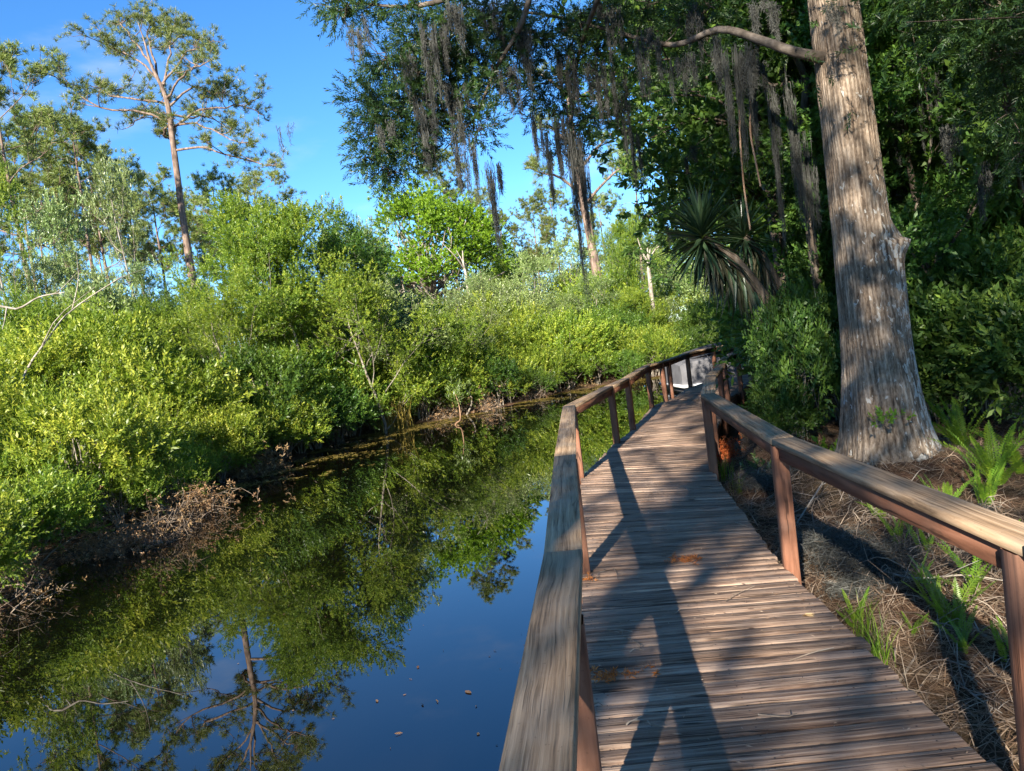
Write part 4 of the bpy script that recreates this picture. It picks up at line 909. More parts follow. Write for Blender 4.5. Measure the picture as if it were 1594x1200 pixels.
# floating weed and fallen leaves along the far bank
pp, nn = along(LB[7:-2], .05); sel = []
for p, n in zip(pp, nn):
    if p[0] > 12: continue
    for k in range(9):
        w = 2.4 if p[1] > 15 else .8
        off = -abs(r2.normal(0, .42)) * w + .2; q = p + n * off + r2.normal(0, .05, 2)
        if vnoise(q[0] * 1.1 + 3, q[1] * 2.2) + .25 * vnoise(q[0] * 4, q[1] * 6) > .60 + .10 * (-off / w): sel.append(q)
sel = np.array(sel); sel = np.repeat(sel, 5, 0) + r2.normal(0, .05, (len(sel) * 5, 2)); n = len(sel); a = r2.random(n) * 6.28
d = np.stack([np.cos(a), np.sin(a), np.zeros(n)], -1); s = np.stack([-d[:, 1], d[:, 0], np.zeros(n)], -1); c = np.column_stack([sel, r2.uniform(.006, .02, n)]); l = r2.uniform(.016, .045, (n, 1)); w = l * .6
V = np.stack([c - d * l, c + s * w + [0, 0, .004], c + d * l, c - s * w + [0, 0, .003]], 1).reshape(-1, 3)
kind(tag(link('floating_weed', mk_mesh('floating_weed', V, np.arange(n)[:, None] * 4 + np.arange(4), MT['weed'], False, r2.random(n))), 'yellowish floating weed and leaf mats along the far bank', 'water weed'), 'stuff')

# ------------------------------------------------------------------ leaves afloat in the open water
FL = [(627, 1140, .05, 'curled brown leaf cluster afloat near the railing'), (682, 1094, .06, 'narrow brown leaf afloat left of the railing'), (660, 1098, .05, 'tiny twig-like leaf afloat beside the narrow one'), (724, 1074, .05, 'tan leaf afloat close to the railing'), (742, 1097, .03, 'small tan leaf afloat below the close one'), (650, 1040, .04, 'dark leaf afloat in the blue reflection'), (636, 1056, .03, 'tiny dark leaf afloat in the blue reflection'), (588, 1092, .03, 'tiny dark speck leaf in the open water'), (690, 1010, .03, 'small dark leaf under the reflected branches'), (744, 1144, .04, 'brown fleck afloat near the bottom of the railing'), (607, 1163, .02, 'pale fleck afloat at the bottom of the water'), (780, 1040, .02, 'pale speck afloat by the railing'), (768, 1012, .02, 'pale dot afloat by the railing')]
for x, y, s, lab in FL:
    p = PZ(x, y, .006); r4 = np.random.default_rng(int(x)); s *= .7
    k = 1
    V, Fq, rr = sprigs(r4.normal(0, s * .4 if k > 1 else .001, (k, 3)) * [1, 1, .12], nrm(r4.normal(size=(k, 3)) * [1, 1, .05]), np.full(k, .001), 2 if k > 1 else 1, s * 1.6, s * .8, r4, th=(2, 6), curl=-.2, six=True)
    V[:, 2] = np.abs(V[:, 2]) * .35
    tag(link('floating_leaf', mk_mesh('floating_leaf', V, Fq, MT['dry'], False, rr), None, (p[0], p[1], .004)), lab, 'leaf', 'leaves afloat on the water')

# ------------------------------------------------------------------ covered boat moored where the boardwalk bends
def covered_boat():
    c = np.array([6.95, 24.2, -.42]); yaw = math.radians(6)
    o = thing('covered_boat', 'flat-topped boat under a grey canvas cover beyond the far railing', 'boat', c, yaw)
    def loft(name, secs, mat, smooth=False):
        S = np.array(secs, float); n, k, _ = S.shape
        i = np.arange(n - 1)[:, None]; j = np.arange(k)[None]; j2 = (j + 1) % k
        Fq = np.stack([i * k + j, i * k + j2, (i + 1) * k + j2, (i + 1) * k + j], -1).reshape(-1, 4)
        V = S.reshape(-1, 3); ce = [S[0].mean(0), S[-1].mean(0)]; V = np.vstack([V, ce]); a, b = n * k, n * k + 1
        ex = [(a, (j + 1) % k, j, j) for j in range(k)] + [(b, (n - 1) * k + j, (n - 1) * k + (j + 1) % k, (n - 1) * k + (j + 1) % k) for j in range(k)]
        me = bpy.data.meshes.new(name); me.from_pydata(V.tolist(), [], Fq.tolist() + [e[:3] for e in ex]); me.validate(); me.update(); me.materials.append(mat)
        return link(name, me, o)
    canvas = plain('grey_canvas', (.115, .113, .12), .85, .15, 3., .2); dark = plain('dark_canvas_top', (.045, .045, .05), .8, .2, 4., .3); white = plain('white_trim', (.5, .5, .5), .4, .4, 5., .05); hull = plain('dark_hull', (.05, .05, .055), .35, .5); alu = plain('pontoon_metal', (.16, .165, .17), .35, .5)
    secs = []
    for x, w, h in ((-2.0, .95, .62), (-1.9, 1.1, .70), (-1.0, 1.18, .80), (0, 1.2, .84), (1.0, 1.18, .82), (2.0, 1.12, .76), (2.6, .95, .66)):
        secs.append([(x, -w, .62), (x, -w * 1.0, .62 + h * .55), (x, -w * .93, .62 + h * .92), (x, -w * .5, .62 + h), (x, 0, .64 + h * 1.03), (x, w * .5, .62 + h), (x, w * .93, .62 + h * .92), (x, w, .62 + h * .55), (x, w, .62)])
    cv = loft('cover', secs, canvas)
    tops = []
    for x, w, h in ((-1.55, .75, .86), (-.8, .95, 1.0), (.2, 1.02, 1.06), (1.3, .98, 1.02), (2.3, .8, .86)):
        tops.append([(x, -w, .60 + h * .88), (x, -w * .5, .62 + h), (x, 0, .62 + h * 1.07), (x, w * .5, .62 + h), (x, w, .60 + h * .88), (x, 0, .60 + h * .84)])
    ct = loft('cover', tops, dark); ct.name = 'cover_top'
    for x in (-1.2, -.2, .8, 1.8):
        m_ = MB(); m_.tube(spline([(x, -1.19, .66), (x, -1.21, 1.1), (x, -1.14, 1.40), (x, -.6, 1.5), (x, 0, 1.56)], 10), .012, 4); link('seam', m_.mesh('seam', canvas), cv)
    link('trim', mk_mesh('trim', [(x, y, z) for x in (-2.06, 2.66) for y in (-1.23, 1.23) for z in (.55, .625)], [(0, 1, 3, 2), (4, 6, 7, 5), (0, 4, 5, 1), (2, 3, 7, 6), (0, 2, 6, 4), (1, 5, 7, 3)], white), o)
    link('hull', mk_mesh('hull', [(x, y, z) for x in (-1.95, 2.5) for y in (-1.12, 1.12) for z in (.36, .548)], [(0, 1, 3, 2), (4, 6, 7, 5), (0, 4, 5, 1), (2, 3, 7, 6), (0, 2, 6, 4), (1, 5, 7, 3)], hull), o)
    for y in (-.8, .8):
        m_ = MB(); m_.tube([(-2.2, y, .30), (-1.9, y, .22), (-1.2, y, .18), (2.4, y, .18), (2.5, y, .2)], [.02, .14, .23, .23, .12], 14); link('pontoon', m_.mesh('pontoon', alu), o)
covered_boat()

# ------------------------------------------------------------------ yuccas
def yucca_leaf(L, W, droop, seed):
    r = np.random.default_rng(seed); n = 7; t = np.linspace(0, 1, n)
    w = W * np.interp(t, [0, .12, .5, 1], [.55, .8, 1, .04]); z = -droop * L * t ** 2.2
    x = L * t * (1 - .18 * droop * t)
    V = np.stack([np.stack([x, w / 2, z + w * .22], -1), np.stack([x, 0 * w, z], -1), np.stack([x, -w / 2, z + w * .22], -1)], 1).reshape(-1, 3)
    i = np.arange(n - 1)[:, None] * 3
    return V, np.concatenate([np.concatenate([i, i + 1, i + 4, i + 3], 1), np.concatenate([i + 1, i + 2, i + 5, i + 4], 1)])
YL = [[mk_mesh('leaf', *yucca_leaf(.62, .042, dr, k), MT[mt], False, np.full(12, rv)) for k, (dr, rv) in enumerate(((.05, .2), (.12, .6), (.22, .9), (.1, .4)))] for mt in ('yucca', 'skirt')]
def yucca(label, head, d, n, size, skirt, base_dx=0.):
    H = PD(*head, d); b = np.array([H[0] + base_dx, H[1] + .1, gz(H[0] + base_dx, H[1])]); r = np.random.default_rng(int(head[0]))
    o = thing('yucca', label, 'yucca', b, 0, 'yuccas at the bend of the boardwalk')
    m_ = MB(); st = spline([(0, 0, -.1), ((H - b) * [.10, .10, .55]), ((H - b) * [.55, .55, .86]), (H - b)], 8); m_.tube(st, np.linspace(.11, .06, 8), 8); link('stem', m_.mesh('stem', MT['bark_dark']), o)
    for k in range(n):
        sk = k < skirt; f = (k - skirt) / max(1, n - skirt)
        el = r.uniform(-1.45, -.85) if sk else -.85 + 2.3 * f + r.normal(0, .1)
        az = k * 2.39996 + r.normal(0, .15)
        p = st[7] + (st[3 + k % 4] - st[7]) * r.uniform(.05, .95) if sk else st[7] + np.array([0, 0, .16 * size * (f - .5)])
        l = link('leaf', YL[1 if sk and r.random() < .75 else 0][r.integers(4)], o, p); s = size * r.uniform(.8, 1.15)
        l.scale = (s, s, s); l.rotation_euler = (r.normal(0, .3), -el, az)
yucca('large spiky yucca with hanging skirt of old leaves above the boardwalk bend', (1093, 370), 10.4, 285, 1.15, 130, 1.0)
yucca('second yucca half hidden behind the large spiky one', (1158, 368), 10.9, 150, .9, 70, .60)
yucca('low yucca half buried in the dark bushes', (1178, 520), 10.6, 90, .75, 30, .2)

# ------------------------------------------------------------------ the wood on the right bank
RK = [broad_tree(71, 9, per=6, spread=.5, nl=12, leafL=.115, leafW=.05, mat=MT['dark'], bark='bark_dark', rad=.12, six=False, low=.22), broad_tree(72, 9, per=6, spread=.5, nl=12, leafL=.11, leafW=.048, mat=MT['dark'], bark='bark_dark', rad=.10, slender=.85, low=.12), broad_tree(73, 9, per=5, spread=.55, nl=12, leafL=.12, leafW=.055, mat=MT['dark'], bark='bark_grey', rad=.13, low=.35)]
SK.append(shrub_meshes(81, 1.2, 1.9, 60, 17, 11, .13, .055, MT['dark'], hang=.4)); SK.append(shrub_meshes(82, 1.2, 2.0, 60, 17, 11, .12, .048, MT['dark'], hang=.4))
def at_px(x, d):
    hz = 530 - (x - 797) * .124; p = PD(x, hz, d); return p[0], p[1]
for k, x, d, H, lab, w in ((0, 1335, 14.5, 9.5, 'leafy tree behind the left flank of the great trunk', 1.0), (2, 1345, 19, 13, 'tall tree behind the great cypress trunk', 1.0), (1, 1305, 12.5, 6.0, 'dark leafy tree close left of the great trunk', .9), (0, 1405, 14, 11, 'dark tree close right of the great trunk', 1.0), (1, 1475, 11, 7.0, 'leafy tree right of the great trunk', 1.0), (2, 1545, 15, 12, 'tall tree near the right edge', 1.0), (0, 1620, 11.5, 9.5, 'leafy tree cut by the right edge', 1.0), (1, 1345, 18, 9, 'dark tree behind the swelling of the great trunk', 1.1), (2, 1290, 24, 11, 'far tree in the gap beside the great trunk', 1.0), (0, 1440, 22, 13, 'tall tree deep in the right hand wood', 1.1), (1, 1520, 20, 8, 'bushy tree deep in the right hand wood', 1.2), (0, 1310, 26, 13, 'tall tree far behind the great trunk', 1.1), (1, 1262, 18, 6.5, 'bushy tree behind the yuccas', 1.1), (0, 1680, 16, 12, 'tree just outside the right edge', 1.1)):
    xy = at_px(x, d); put_tree(RK[k], 'forest_tree', lab, 'tree', xy, H, None, 'trees of the right bank wood', None, wide=w)
for k, x, d, s, lab in ((7, 1200, 9.8, (.34, .34, .42), 'low dark bush below the yucca by the railing'), (8, 1228, 9.9, (.42, .42, .85), 'dark glossy bush left of the great trunk'), (7, 1285, 12.0, .95, 'dark bush between yucca and great trunk'), (8, 1300, 10.8, .8, 'dark bush against the left of the great trunk'), (7, 1295, 14.5, 1.2, 'tall dark bush under the leaning boughs'), (8, 1290, 13, 1.3, 'tall dark bush behind the great trunk'), (7, 1420, 11, .9, 'dark bush at the right foot of the great trunk'), (8, 1465, 10.2, .85, 'dark bush above the big fern'), (7, 1510, 10.8, 1.05, 'dark bush behind the sword ferns'), (8, 1560, 9.8, .95, 'dark bush at the right edge above the ferns'), (7, 1610, 8.8, .9, 'dark bush cut by the right edge'), (8, 1490, 13.5, 1.3, 'tall bush in the right hand wood'), (7, 1560, 13, 1.4, 'tall bush near the right edge'), (8, 1400, 14.5, 1.3, 'tall bush right behind the great trunk'), (7, 1245, 16.0, 1.0, 'dark bush at the far bend of the boardwalk'), (8, 1240, 21.5, 1.3, 'bush beyond the far bend of the boardwalk'), (7, 1620, 12, 1.4, 'tall bush cut by the right edge'), (8, 1350, 12.5, 1.1, 'bush hidden low behind the great trunk'), (7, 1260, 16.5, 1.5, 'big bush in the shade behind the yuccas'), (8, 1330, 20, 1.6, 'big bush deep behind the great trunk'), (7, 1450, 18, 1.6, 'big bush deep in the right hand wood'), (8, 1550, 18, 1.6, 'big bush deep near the right edge')):
    x_, y_ = at_px(x, d); put_shrub(k, 'dark_bush', lab, x_, y_, s, 'bushes of the right bank wood')
# the oak bough that hangs in front of the sky left of the yucca
ob = thing('water_oak', 'dark-leaved oak whose boughs hang before the sky over the yucca', 'tree', tuple(at_px(1215, 13)) + (gz(*at_px(1215, 13)),))
O0 = np.array(ob.location); m = MB(); r5 = np.random.default_rng(55)
m.tube(spline([(0, 0, -.2), (.1, 0, 2.5), (-.1, 0, 5), (-.3, 0, 8.5)], 14), np.linspace(.15, .07, 14), 9); link('trunk', m.mesh('trunk', MT['bark_dark']), ob)
m = MB(); OL = [(1000,150,11.5,.5,40),(960,120,11.8,.45,30),(1030,200,11.4,.5,44),(985,225,11.4,.42,30),(1060,140,11.6,.5,40),(1075,230,11.5,.5,44),(1040,285,11.3,.4,34),(1010,262,11.3,.34,22),(1085,300,11.6,.45,40),(1030,345,11.2,.32,24),(1060,355,11.3,.34,28),(1000,340,11.2,.2,10),(1100,60,11.8,.55,44),(1030,60,11.8,.5,40),(1120,180,11.8,.55,50),(1140,270,11.9,.5,44),(1100,320,11.8,.4,34),(1150,120,12,.6,50),(1180,220,12,.6,50),(1190,330,12,.55,50),(920,235,11.6,.34,18),(945,190,11.6,.36,20),(1060,20,11.9,.5,40),(985,20,11.9,.5,34),(940,50,11.9,.45,26),(1200,60,12,.6,50),(900,130,11.9,.36,16),(1140,20,12,.6,44),(880,40,12,.4,18)]
hub = [np.array([.0, 0, z]) + O0 for z in (3.6, 4.6, 5.6, 6.6, 7.6)]
P_, D_ = [], []
for x, y, d, rad, n in OL:
    n = int(n * (.55 if x < 1085 else .9)); c = PD(x, y, d); h = hub[int(np.argmin([abs(q[2] - c[2] + .2) for q in hub]))]
    m.tube(spline([h - O0, (h + c) / 2 - O0 + [0, 0, .25] + r5.normal(0, .1, 3), c - O0], 9), np.linspace(.035, .006, 9), 5)
    q = rdir(n, r5) * (rad * r5.random((n, 1)) ** .5); q[:, 2] *= .75; P_.append(c + q - O0); D_.append(nrm(q / rad + rdir(n, r5) * .6))
    for k in range(0, n, 4): m.tube(spline([c - O0, c + q[k] - O0], 3), [.006, .004, .003], 3)
link('limbs', m.mesh('limbs', MT['bark_dark']), ob)
P_ = np.concatenate(P_); D_ = np.concatenate(D_); V, Fq, rr = sprigs(P_, D_, r5.uniform(.08, .22, len(P_)), 9, .12, .055, r5, six=True, curl=.1)
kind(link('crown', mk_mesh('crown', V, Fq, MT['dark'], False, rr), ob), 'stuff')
# stems that stand in the shade
def stem_tree(label, x, d, H, r0, mat='bark_grey', lean=(0, 0), seed=0):
    r = np.random.default_rng(seed + 300); xy = at_px(x, d); m_ = MB(); p = np.array([(lean[0] * t * H + r.normal(0, .04), lean[1] * t * H + r.normal(0, .04), -.2 + t * H) for t in np.linspace(0, 1, 12)])
    m_.tube(p, np.linspace(r0, r0 * .55, 12), 10)
    o = thing('slim_tree', label, 'tree', (xy[0], xy[1], gz(*xy))); link('trunk', m_.mesh('trunk', MT[mat]), o)
    tips = []; br = []
    for k in range(7):
        q = p[-1 - k % 5]; a = k * 2.4; e = q + np.array([math.cos(a) * 1.3, math.sin(a) * 1.3, .8]); br.append((spline([q, (q + e) / 2 + r.normal(0, .2, 3), e], 6), np.linspace(.05, .015, 6), 1))
        for t in (.6, .8, 1.0): tips.append((br[-1][0][int(t * 5)], nrm((e - q)[None])[0], 1))
    m_ = MB(); [m_.tube(a, b, 5) for a, b, c in br]; link('limbs', m_.mesh('limbs', MT[mat]), o)
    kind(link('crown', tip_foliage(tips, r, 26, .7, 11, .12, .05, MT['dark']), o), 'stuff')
stem_tree('pale trunk standing close behind the great cypress', 1362, 11.5, 9.5, .19, 'bark_pine', (-.01, 0), 1)
stem_tree('grey trunk in the shade of the right hand wood', 1440, 13, 9, .14, 'bark_grey', (-.02, 0), 2)
stem_tree('slim trunk draped in moss left of the great trunk', 1275, 12.0, 8.5, .08, 'bark_dark', (.01, 0), 3)
stem_tree('dim trunk near the right edge', 1530, 14, 9, .13, 'bark_dark', (.02, 0), 4)
# a broken stump
p = PZ(1462, 690, .35); m = MB(); m.tube(spline([(0, 0, -.2), (0, 0, .3), (-.05, 0, .62)], 7), np.linspace(.14, .07, 7), 9); st = thing('tree_stump', 'grey broken stump in the shade right of the great trunk', 'stump', (p[0] + .5, p[1] + 1.3, gz(p[0] + .5, p[1] + 1.3))); link('stump', m.mesh('stump', MT['bark_grey']), st)
# two hanging vines
for x0, y0, x1, y1, x2, y2, lab in ((1152, 215, 1158, 290, 1168, 358, 'long pale vine hanging below the great brown moss beard'), (1168, 205, 1176, 250, 1184, 290, 'short pale vine right of the long one')):
    P_ = spline([PD(x0, y0 - 60, 8.2), PD(x0, y0, 8.2), PD(x1, y1, 8.2), PD(x2, y2, 8.2)], 14); m = MB(); m.tube(P_, np.linspace(.012, .009, 14), 6); me = m.mesh('hanging_vine', MT['vine']); c = P_[-1]; me.transform(Matrix.Translation(-Vector(c))); tag(link('hanging_vine', me, None, c), lab, 'vine', 'hanging vines')

SHK = [broad_tree(91 + k, 12, per=3, spread=.30, nl=10, leafL=.12, leafW=.05, mat=MT['dark'], bark='bark_dark', rad=.2, low=.4) for k in range(2)]
SHK.append(broad_tree(97, 15, per=2, spread=.42, nl=10, leafL=.13, leafW=.055, mat=MT['dark'], bark='bark_dark', rad=.24, low=.60))  # high crown shaped to shade the hanging boughs, clear of the deck
# ------------------------------------------------------------------ the trees behind the viewer that shade the boardwalk
for k, x, y, H, rz, lab in ((0, 3.2, -4.0, 12.0, .4, 'leafy tree behind the viewer shading the boardwalk'), (1, -2.4, -8.4, 9.5, 2.2, 'tall tree behind the viewer on the near bank'), (0, -5.6, -10.2, 10.8, 1.1, 'tree behind the viewer beside the canal'), (1, 6.4, .5, 13, 3.3, 'tall tree beside the viewer on the right bank'), (2, -4.3, -8.2, 15.5, .7, 'unseen high-crowned tree added behind the viewer to shade the boughs')):
    put_tree(SHK[k], 'shade_tree', lab, 'tree', (x, y), H, rz, 'shade trees behind the viewer', None, wide=1.15)

# ------------------------------------------------------------------ right bank floor: ferns, straw, twigs, litter
def frond_mesh(seed, L=.5, pin=26, W=.055, curve=.35):
    """A sword fern frond: x is its length; narrow leaflets in two ranks along a bowed midrib."""
    r = np.random.default_rng(seed); t = np.linspace(.06, .99, pin); x = L * t * (1 - .12 * curve * t); z = -curve * L * t ** 2 * .5
    Vs, Fs = [], []; b = 0
    tn = nrm(np.stack([np.gradient(x), np.zeros(pin), np.gradient(z)], -1))
    for s in (-1, 1):
        for k in range(pin):
            w = W * math.sin(math.pi * min(1, .18 + .82 * t[k])) ** .6 * r.uniform(.8, 1.1); c = np.array([x[k], 0, z[k]])
            d = np.array([tn[k][0] * .35, s, tn[k][2] * .35 + .12 + r.normal(0, .1)]); d /= np.linalg.norm(d); h = tn[k] * L / pin * .46
            Vs.append(np.array([c - h, c + d * w * .55 - h * .9, c + d * w + h * .3, c + d * w * .4 + h])); Fs.append([[b, b + 1, b + 2, b + 3]]); b += 4
    n = 8; q = np.linspace(0, pin - 1, n).astype(int)
    for i in range(n - 1):
        a_, c_ = np.array([x[q[i]], 0, z[q[i]]]), np.array([x[q[i + 1]], 0, z[q[i + 1]]]); o_ = np.array([0, .003, .001]); Vs.append(np.array([a_ - o_, a_ + o_, c_ + o_, c_ - o_])); Fs.append([[b, b + 1, b + 2, b + 3]]); b += 4
    V = np.concatenate(Vs); Fq = np.concatenate(Fs); return mk_mesh('frond', V, Fq, MT['fern'], False, np.clip(.5 + r.normal(0, .16, len(Fq)), 0, 1))
FR = [frond_mesh(k, .5, 26, w, c) for k, (w, c) in enumerate(((.05, .25), (.045, .5), (.055, .8), (.042, .35)))]
FERNS = [(1500,712,1.35,13,'tall dark-and-lit sword fern right of the great trunk'),(1550,748,1.3,14,'bright sword fern at the right edge behind the railing'),(1590,735,1.2,10,'sword fern cut by the right edge'),(1465,760,.8,8,'small fern at the right foot of the great trunk'),(1535,790,1.0,9,'low fern just above the railing cap'),
 (1366,800,.62,6,'small upright fern below the railing left of its middle'),(1400,835,.6,6,'small upright fern under the middle of the railing'),(1438,852,.55,5,'tiny fern sprig under the railing'),(1480,985,.8,9,'fern clump in the middle of the twig litter'),(1520,935,.85,6,'tall narrow fern beside the near post'),(1455,960,.6,5,'slim fern left of the middle clump'),(1572,1030,.55,6,'bright little fern at the foot of the near post'),(1500,1030,.6,7,'dark fern below the middle clump'),(1330,985,.5,8,'grassy fern tuft at the edge of the planks'),(1440,905,.4,4,'small lit fern sprig in the twigs'),(1540,880,.6,6,'fern behind the near post'),(1425,1000,.35,5,'fern sprout among the straw')]
for n_, (x, y, s, k, lab) in enumerate(FERNS):
    p = PZ(x, y, .30); p = PZ(x, y, gz(p[0], p[1])); r = np.random.default_rng(n_ + 50)
    o = thing('sword_fern', lab, 'fern', (p[0], p[1], gz(p[0], p[1]) - .01), r.random() * 6, 'sword ferns on the right bank')
    for j in range(k):
        f = link('frond', FR[r.integers(4)], o, (r.normal(0, .02), r.normal(0, .02), 0)); q = s * r.uniform(.7, 1.15); f.scale = (q, q, q); f.rotation_euler = (r.normal(0, .5), -r.uniform(.95, 1.45), j * 6.28 / k + r.normal(0, .4))
# fallen needles: thin blades lying on the floor
def scatter_floor(n, x0, x1, y0, y1, r, dens=None):
    x = r.uniform(x0, x1, n); y = r.uniform(y0, y1, n); e = np.interp(y, DR[:, 1], DR[:, 0]); ok = x > e - .15
    if dens is not None: ok &= dens(x, y) > r.random(n)
    x, y = x[ok], y[ok]; return np.stack([x, y, ground_z(x, y)], -1)
r6 = np.random.default_rng(66)
c = scatter_floor(105000, .9, 6.2, 1.2, 11.5, r6, lambda x, y: .25 + .75 * vnoise(x * 1.3, y * 1.3, 5)); n = len(c); a = r6.random(n) * 6.28; L = r6.uniform(.04, .13, n)
d = nrm(np.stack([np.cos(a), np.sin(a), r6.normal(0, .22, n)], -1)); s = nrm(np.cross(d, [0, 0, 1.])) * (r6.uniform(.0012, .0028, n))[:, None]; c = c + [0, 0, .004] + np.stack([0 * L, 0 * L, np.abs(r6.normal(0, .022, n))], -1)
mid = c + np.stack([0 * L, 0 * L, L * .10], -1)
V = np.stack([c - d * L[:, None] - s, c - d * L[:, None] + s, mid + s, mid - s, c + d * L[:, None] + s * .6, c + d * L[:, None] - s * .6], 1).reshape(-1, 3); b = np.arange(n)[:, None] * 6
kind(tag(link('pine_straw', mk_mesh('pine_straw', V, np.concatenate([b + [0, 1, 2, 3], b + [3, 2, 4, 5]]), MT['straw'], False, np.tile(r6.random(n) ** .8, 2))), 'brown pine straw covering the floor beside the boardwalk', 'pine straw'), 'stuff')
# dead twigs lying crisscross
m = MB(); c = scatter_floor(2600, 1.4, 5.5, 1.5, 9.5, r6, lambda x, y: np.exp(-((x - 2.6) / .9) ** 2) * .8 + .12)
for q in c:
    a = r6.random() * 6.28; L = r6.uniform(.10, .42); e = q + [math.cos(a) * L, math.sin(a) * L, 0]; e[2] = gz(e[0], e[1]) + abs(r6.normal(0, .06)); md = (q + e) / 2 + r6.normal(0, .05 * L + .01, 3); md[2] = max(md[2], gz(md[0], md[1])) + abs(r6.normal(.02, .04))
    p = spline([q + [0, 0, .01], md, e], 6); rad = r6.uniform(.0022, .006); m.tube(p, np.linspace(rad, rad * .45, 6), 4)
    if r6.random() < .6: i = r6.integers(2, 5); m.tube(spline([p[i], p[i] + r6.normal(0, .07, 3) + [0, 0, .03]], 3), [rad * .6, rad * .5, rad * .3], 3)
kind(tag(link('fallen_twigs', m.mesh('fallen_twigs', MT['twig'])), 'pale dead twigs lying crisscross on the right bank', 'twigs'), 'stuff')
for pts, r0, lab in (([(1594, 1002), (1560, 1000), (1525, 985), (1512, 970)], .018, 'thick pale branch lying by the near post'), ([(1470, 930), (1472, 975), (1490, 1005)], .011, 'curved white twig in the middle of the litter'), ([(1290, 905), (1330, 912), (1362, 920)], .009, 'long twig lying near the middle post'), ([(1240, 815), (1275, 760), (1300, 720)], .009, 'grey twig leaning behind the middle post'), ([(1230, 838), (1270, 845), (1285, 850)], .014, 'pale lichen-grey stick beside the middle post'), ([(1400, 1060), (1440, 1000), (1460, 960)], .008, 'straight stick pointing up from the litter'), ([(1300, 945), (1380, 950), (1420, 955)], .007, 'thin branch lying along the planks'), ([(1480, 1050), (1520, 1085), (1560, 1110)], .007, 'bent twig below the dark fern'), ([(1350, 880), (1420, 900), (1500, 895), (1570, 905)], .010, 'long arched twig under the railing')):
    P_ = [];
    for x, y in pts:
        p = PZ(x, y, .3); z = gz(p[0], p[1]); p = PZ(x, y, z + .03); P_.append(p)
    P_ = np.array(P_); bare_branch(lab, P_, r0, 4, 'pale_wood', 'fallen_branch', int(pts[0][0]))
# clumps of fallen moss
def ground_moss(label, x, y, R, seed, mat='moss', n=2600, name='fallen_moss', cat='moss'):
    r = np.random.default_rng(seed); p = PZ(x, y, .3); p = PZ(x, y, gz(p[0], p[1])); c = r.normal(0, 1, (n, 3)) * [R, R * .75, R * .28]; c[:, 2] = np.abs(c[:, 2])
    d = nrm(r.normal(size=(n, 3)) * [1, 1, .5]); s = nrm(np.cross(d, rdir(n, r))) * .0016; l = r.uniform(.02, .06, (n, 1)); k = nrm(np.cross(d, s)) * l * .3
    V = np.stack([c - d * l - s, c - d * l + s, c + k + s, c + k - s, c + d * l + s, c + d * l - s], 1).reshape(-1, 3); b = np.arange(n)[:, None] * 6
    tag(link(name, mk_mesh(name, V, np.concatenate([b + [0, 1, 2, 3], b + [3, 2, 4, 5]]), MT[mat], False, np.tile(r.random(n), 2)), None, (p[0], p[1], gz(p[0], p[1]))), label, cat, 'clumps of fallen moss' if mat == 'moss' else None)
ground_moss('large grey clump of fallen moss behind the planks', 1370, 880, .22, 1, n=4200); ground_moss('grey fallen moss left of the large clump', 1300, 860, .16, 2); ground_moss('pale fallen moss at the right foot of the great trunk', 1495, 752, .10, 3); ground_moss('grey fallen moss near the corner post', 1205, 755, .16, 4); ground_moss('fallen moss at the edge of the planks', 1350, 925, .11, 5)
# rusty dead fern by the corner post, rusty needles on the planks
def litter(name, label, p, n, R, L, mat, seed, nl=5, flat=.15, cat='litter'):
    r = np.random.default_rng(seed); o = r.normal(0, 1, (n, 3)) * [R[0], R[1], 0]; o[:, 2] = np.abs(r.normal(0, R[2], n)) + .004
    a = nrm(r.normal(size=(n, 3)) * [1, 1, flat] + [0, 0, flat]); V, Fq, rr = sprigs(o, a, np.full(n, L), nl, L * .55, L * .13, r, curl=.3); V[:, 2] = np.maximum(V[:, 2], .002)
    return tag(link(name, mk_mesh(name, V, Fq, MT[mat], False, rr), None, p), label, cat)
p = PZ(1130, 690, .35); litter('dead_fern', 'orange-brown dead fern clump behind the corner post', (p[0], p[1], gz(p[0], p[1])), 120, (.10, .10, .14), .09, 'rust', 1, 8, .7, 'dead fern')
for x, y, n, R, lab in ((940, 1054, 34, (.10, .02, .006), 'bright orange dead spray on the planks by the left railing'), (1072, 873, 26, (.055, .05, .006), 'rust-brown dead leaf spray in the middle of the planks'), (915, 905, 8, (.03, .02, .004), 'small rusty spray at the foot of the left post')):
    p = PZ(x, y, DECK + .003); litter('cypress_spray', lab, (p[0], p[1], DECK + .004), n, R, .05, 'rust', int(x), 10, .08, 'dead spray')
def stick(x0, y0, x1, y1, rad, lab, seed):
    r = np.random.default_rng(seed); a, b = PZ(x0, y0, DECK + .012), PZ(x1, y1, DECK + .012); P_ = spline([a, (a + b) / 2 + [r.normal(0, .02), r.normal(0, .02), .008], b], 8); m_ = MB(); m_.tube(P_, np.linspace(rad, rad * .5, 8), 5)
    i = 4; m_.tube(spline([P_[i], P_[i] + [r.normal(0, .03), r.normal(0, .03), .006]], 3), [rad * .6, rad * .5, rad * .4], 4); me = m_.mesh('fallen_twig', MT['twig']); me.transform(Matrix.Translation(-Vector(a))); tag(link('fallen_twig', me, None, a), lab, 'twig', 'twigs lying on the planks')
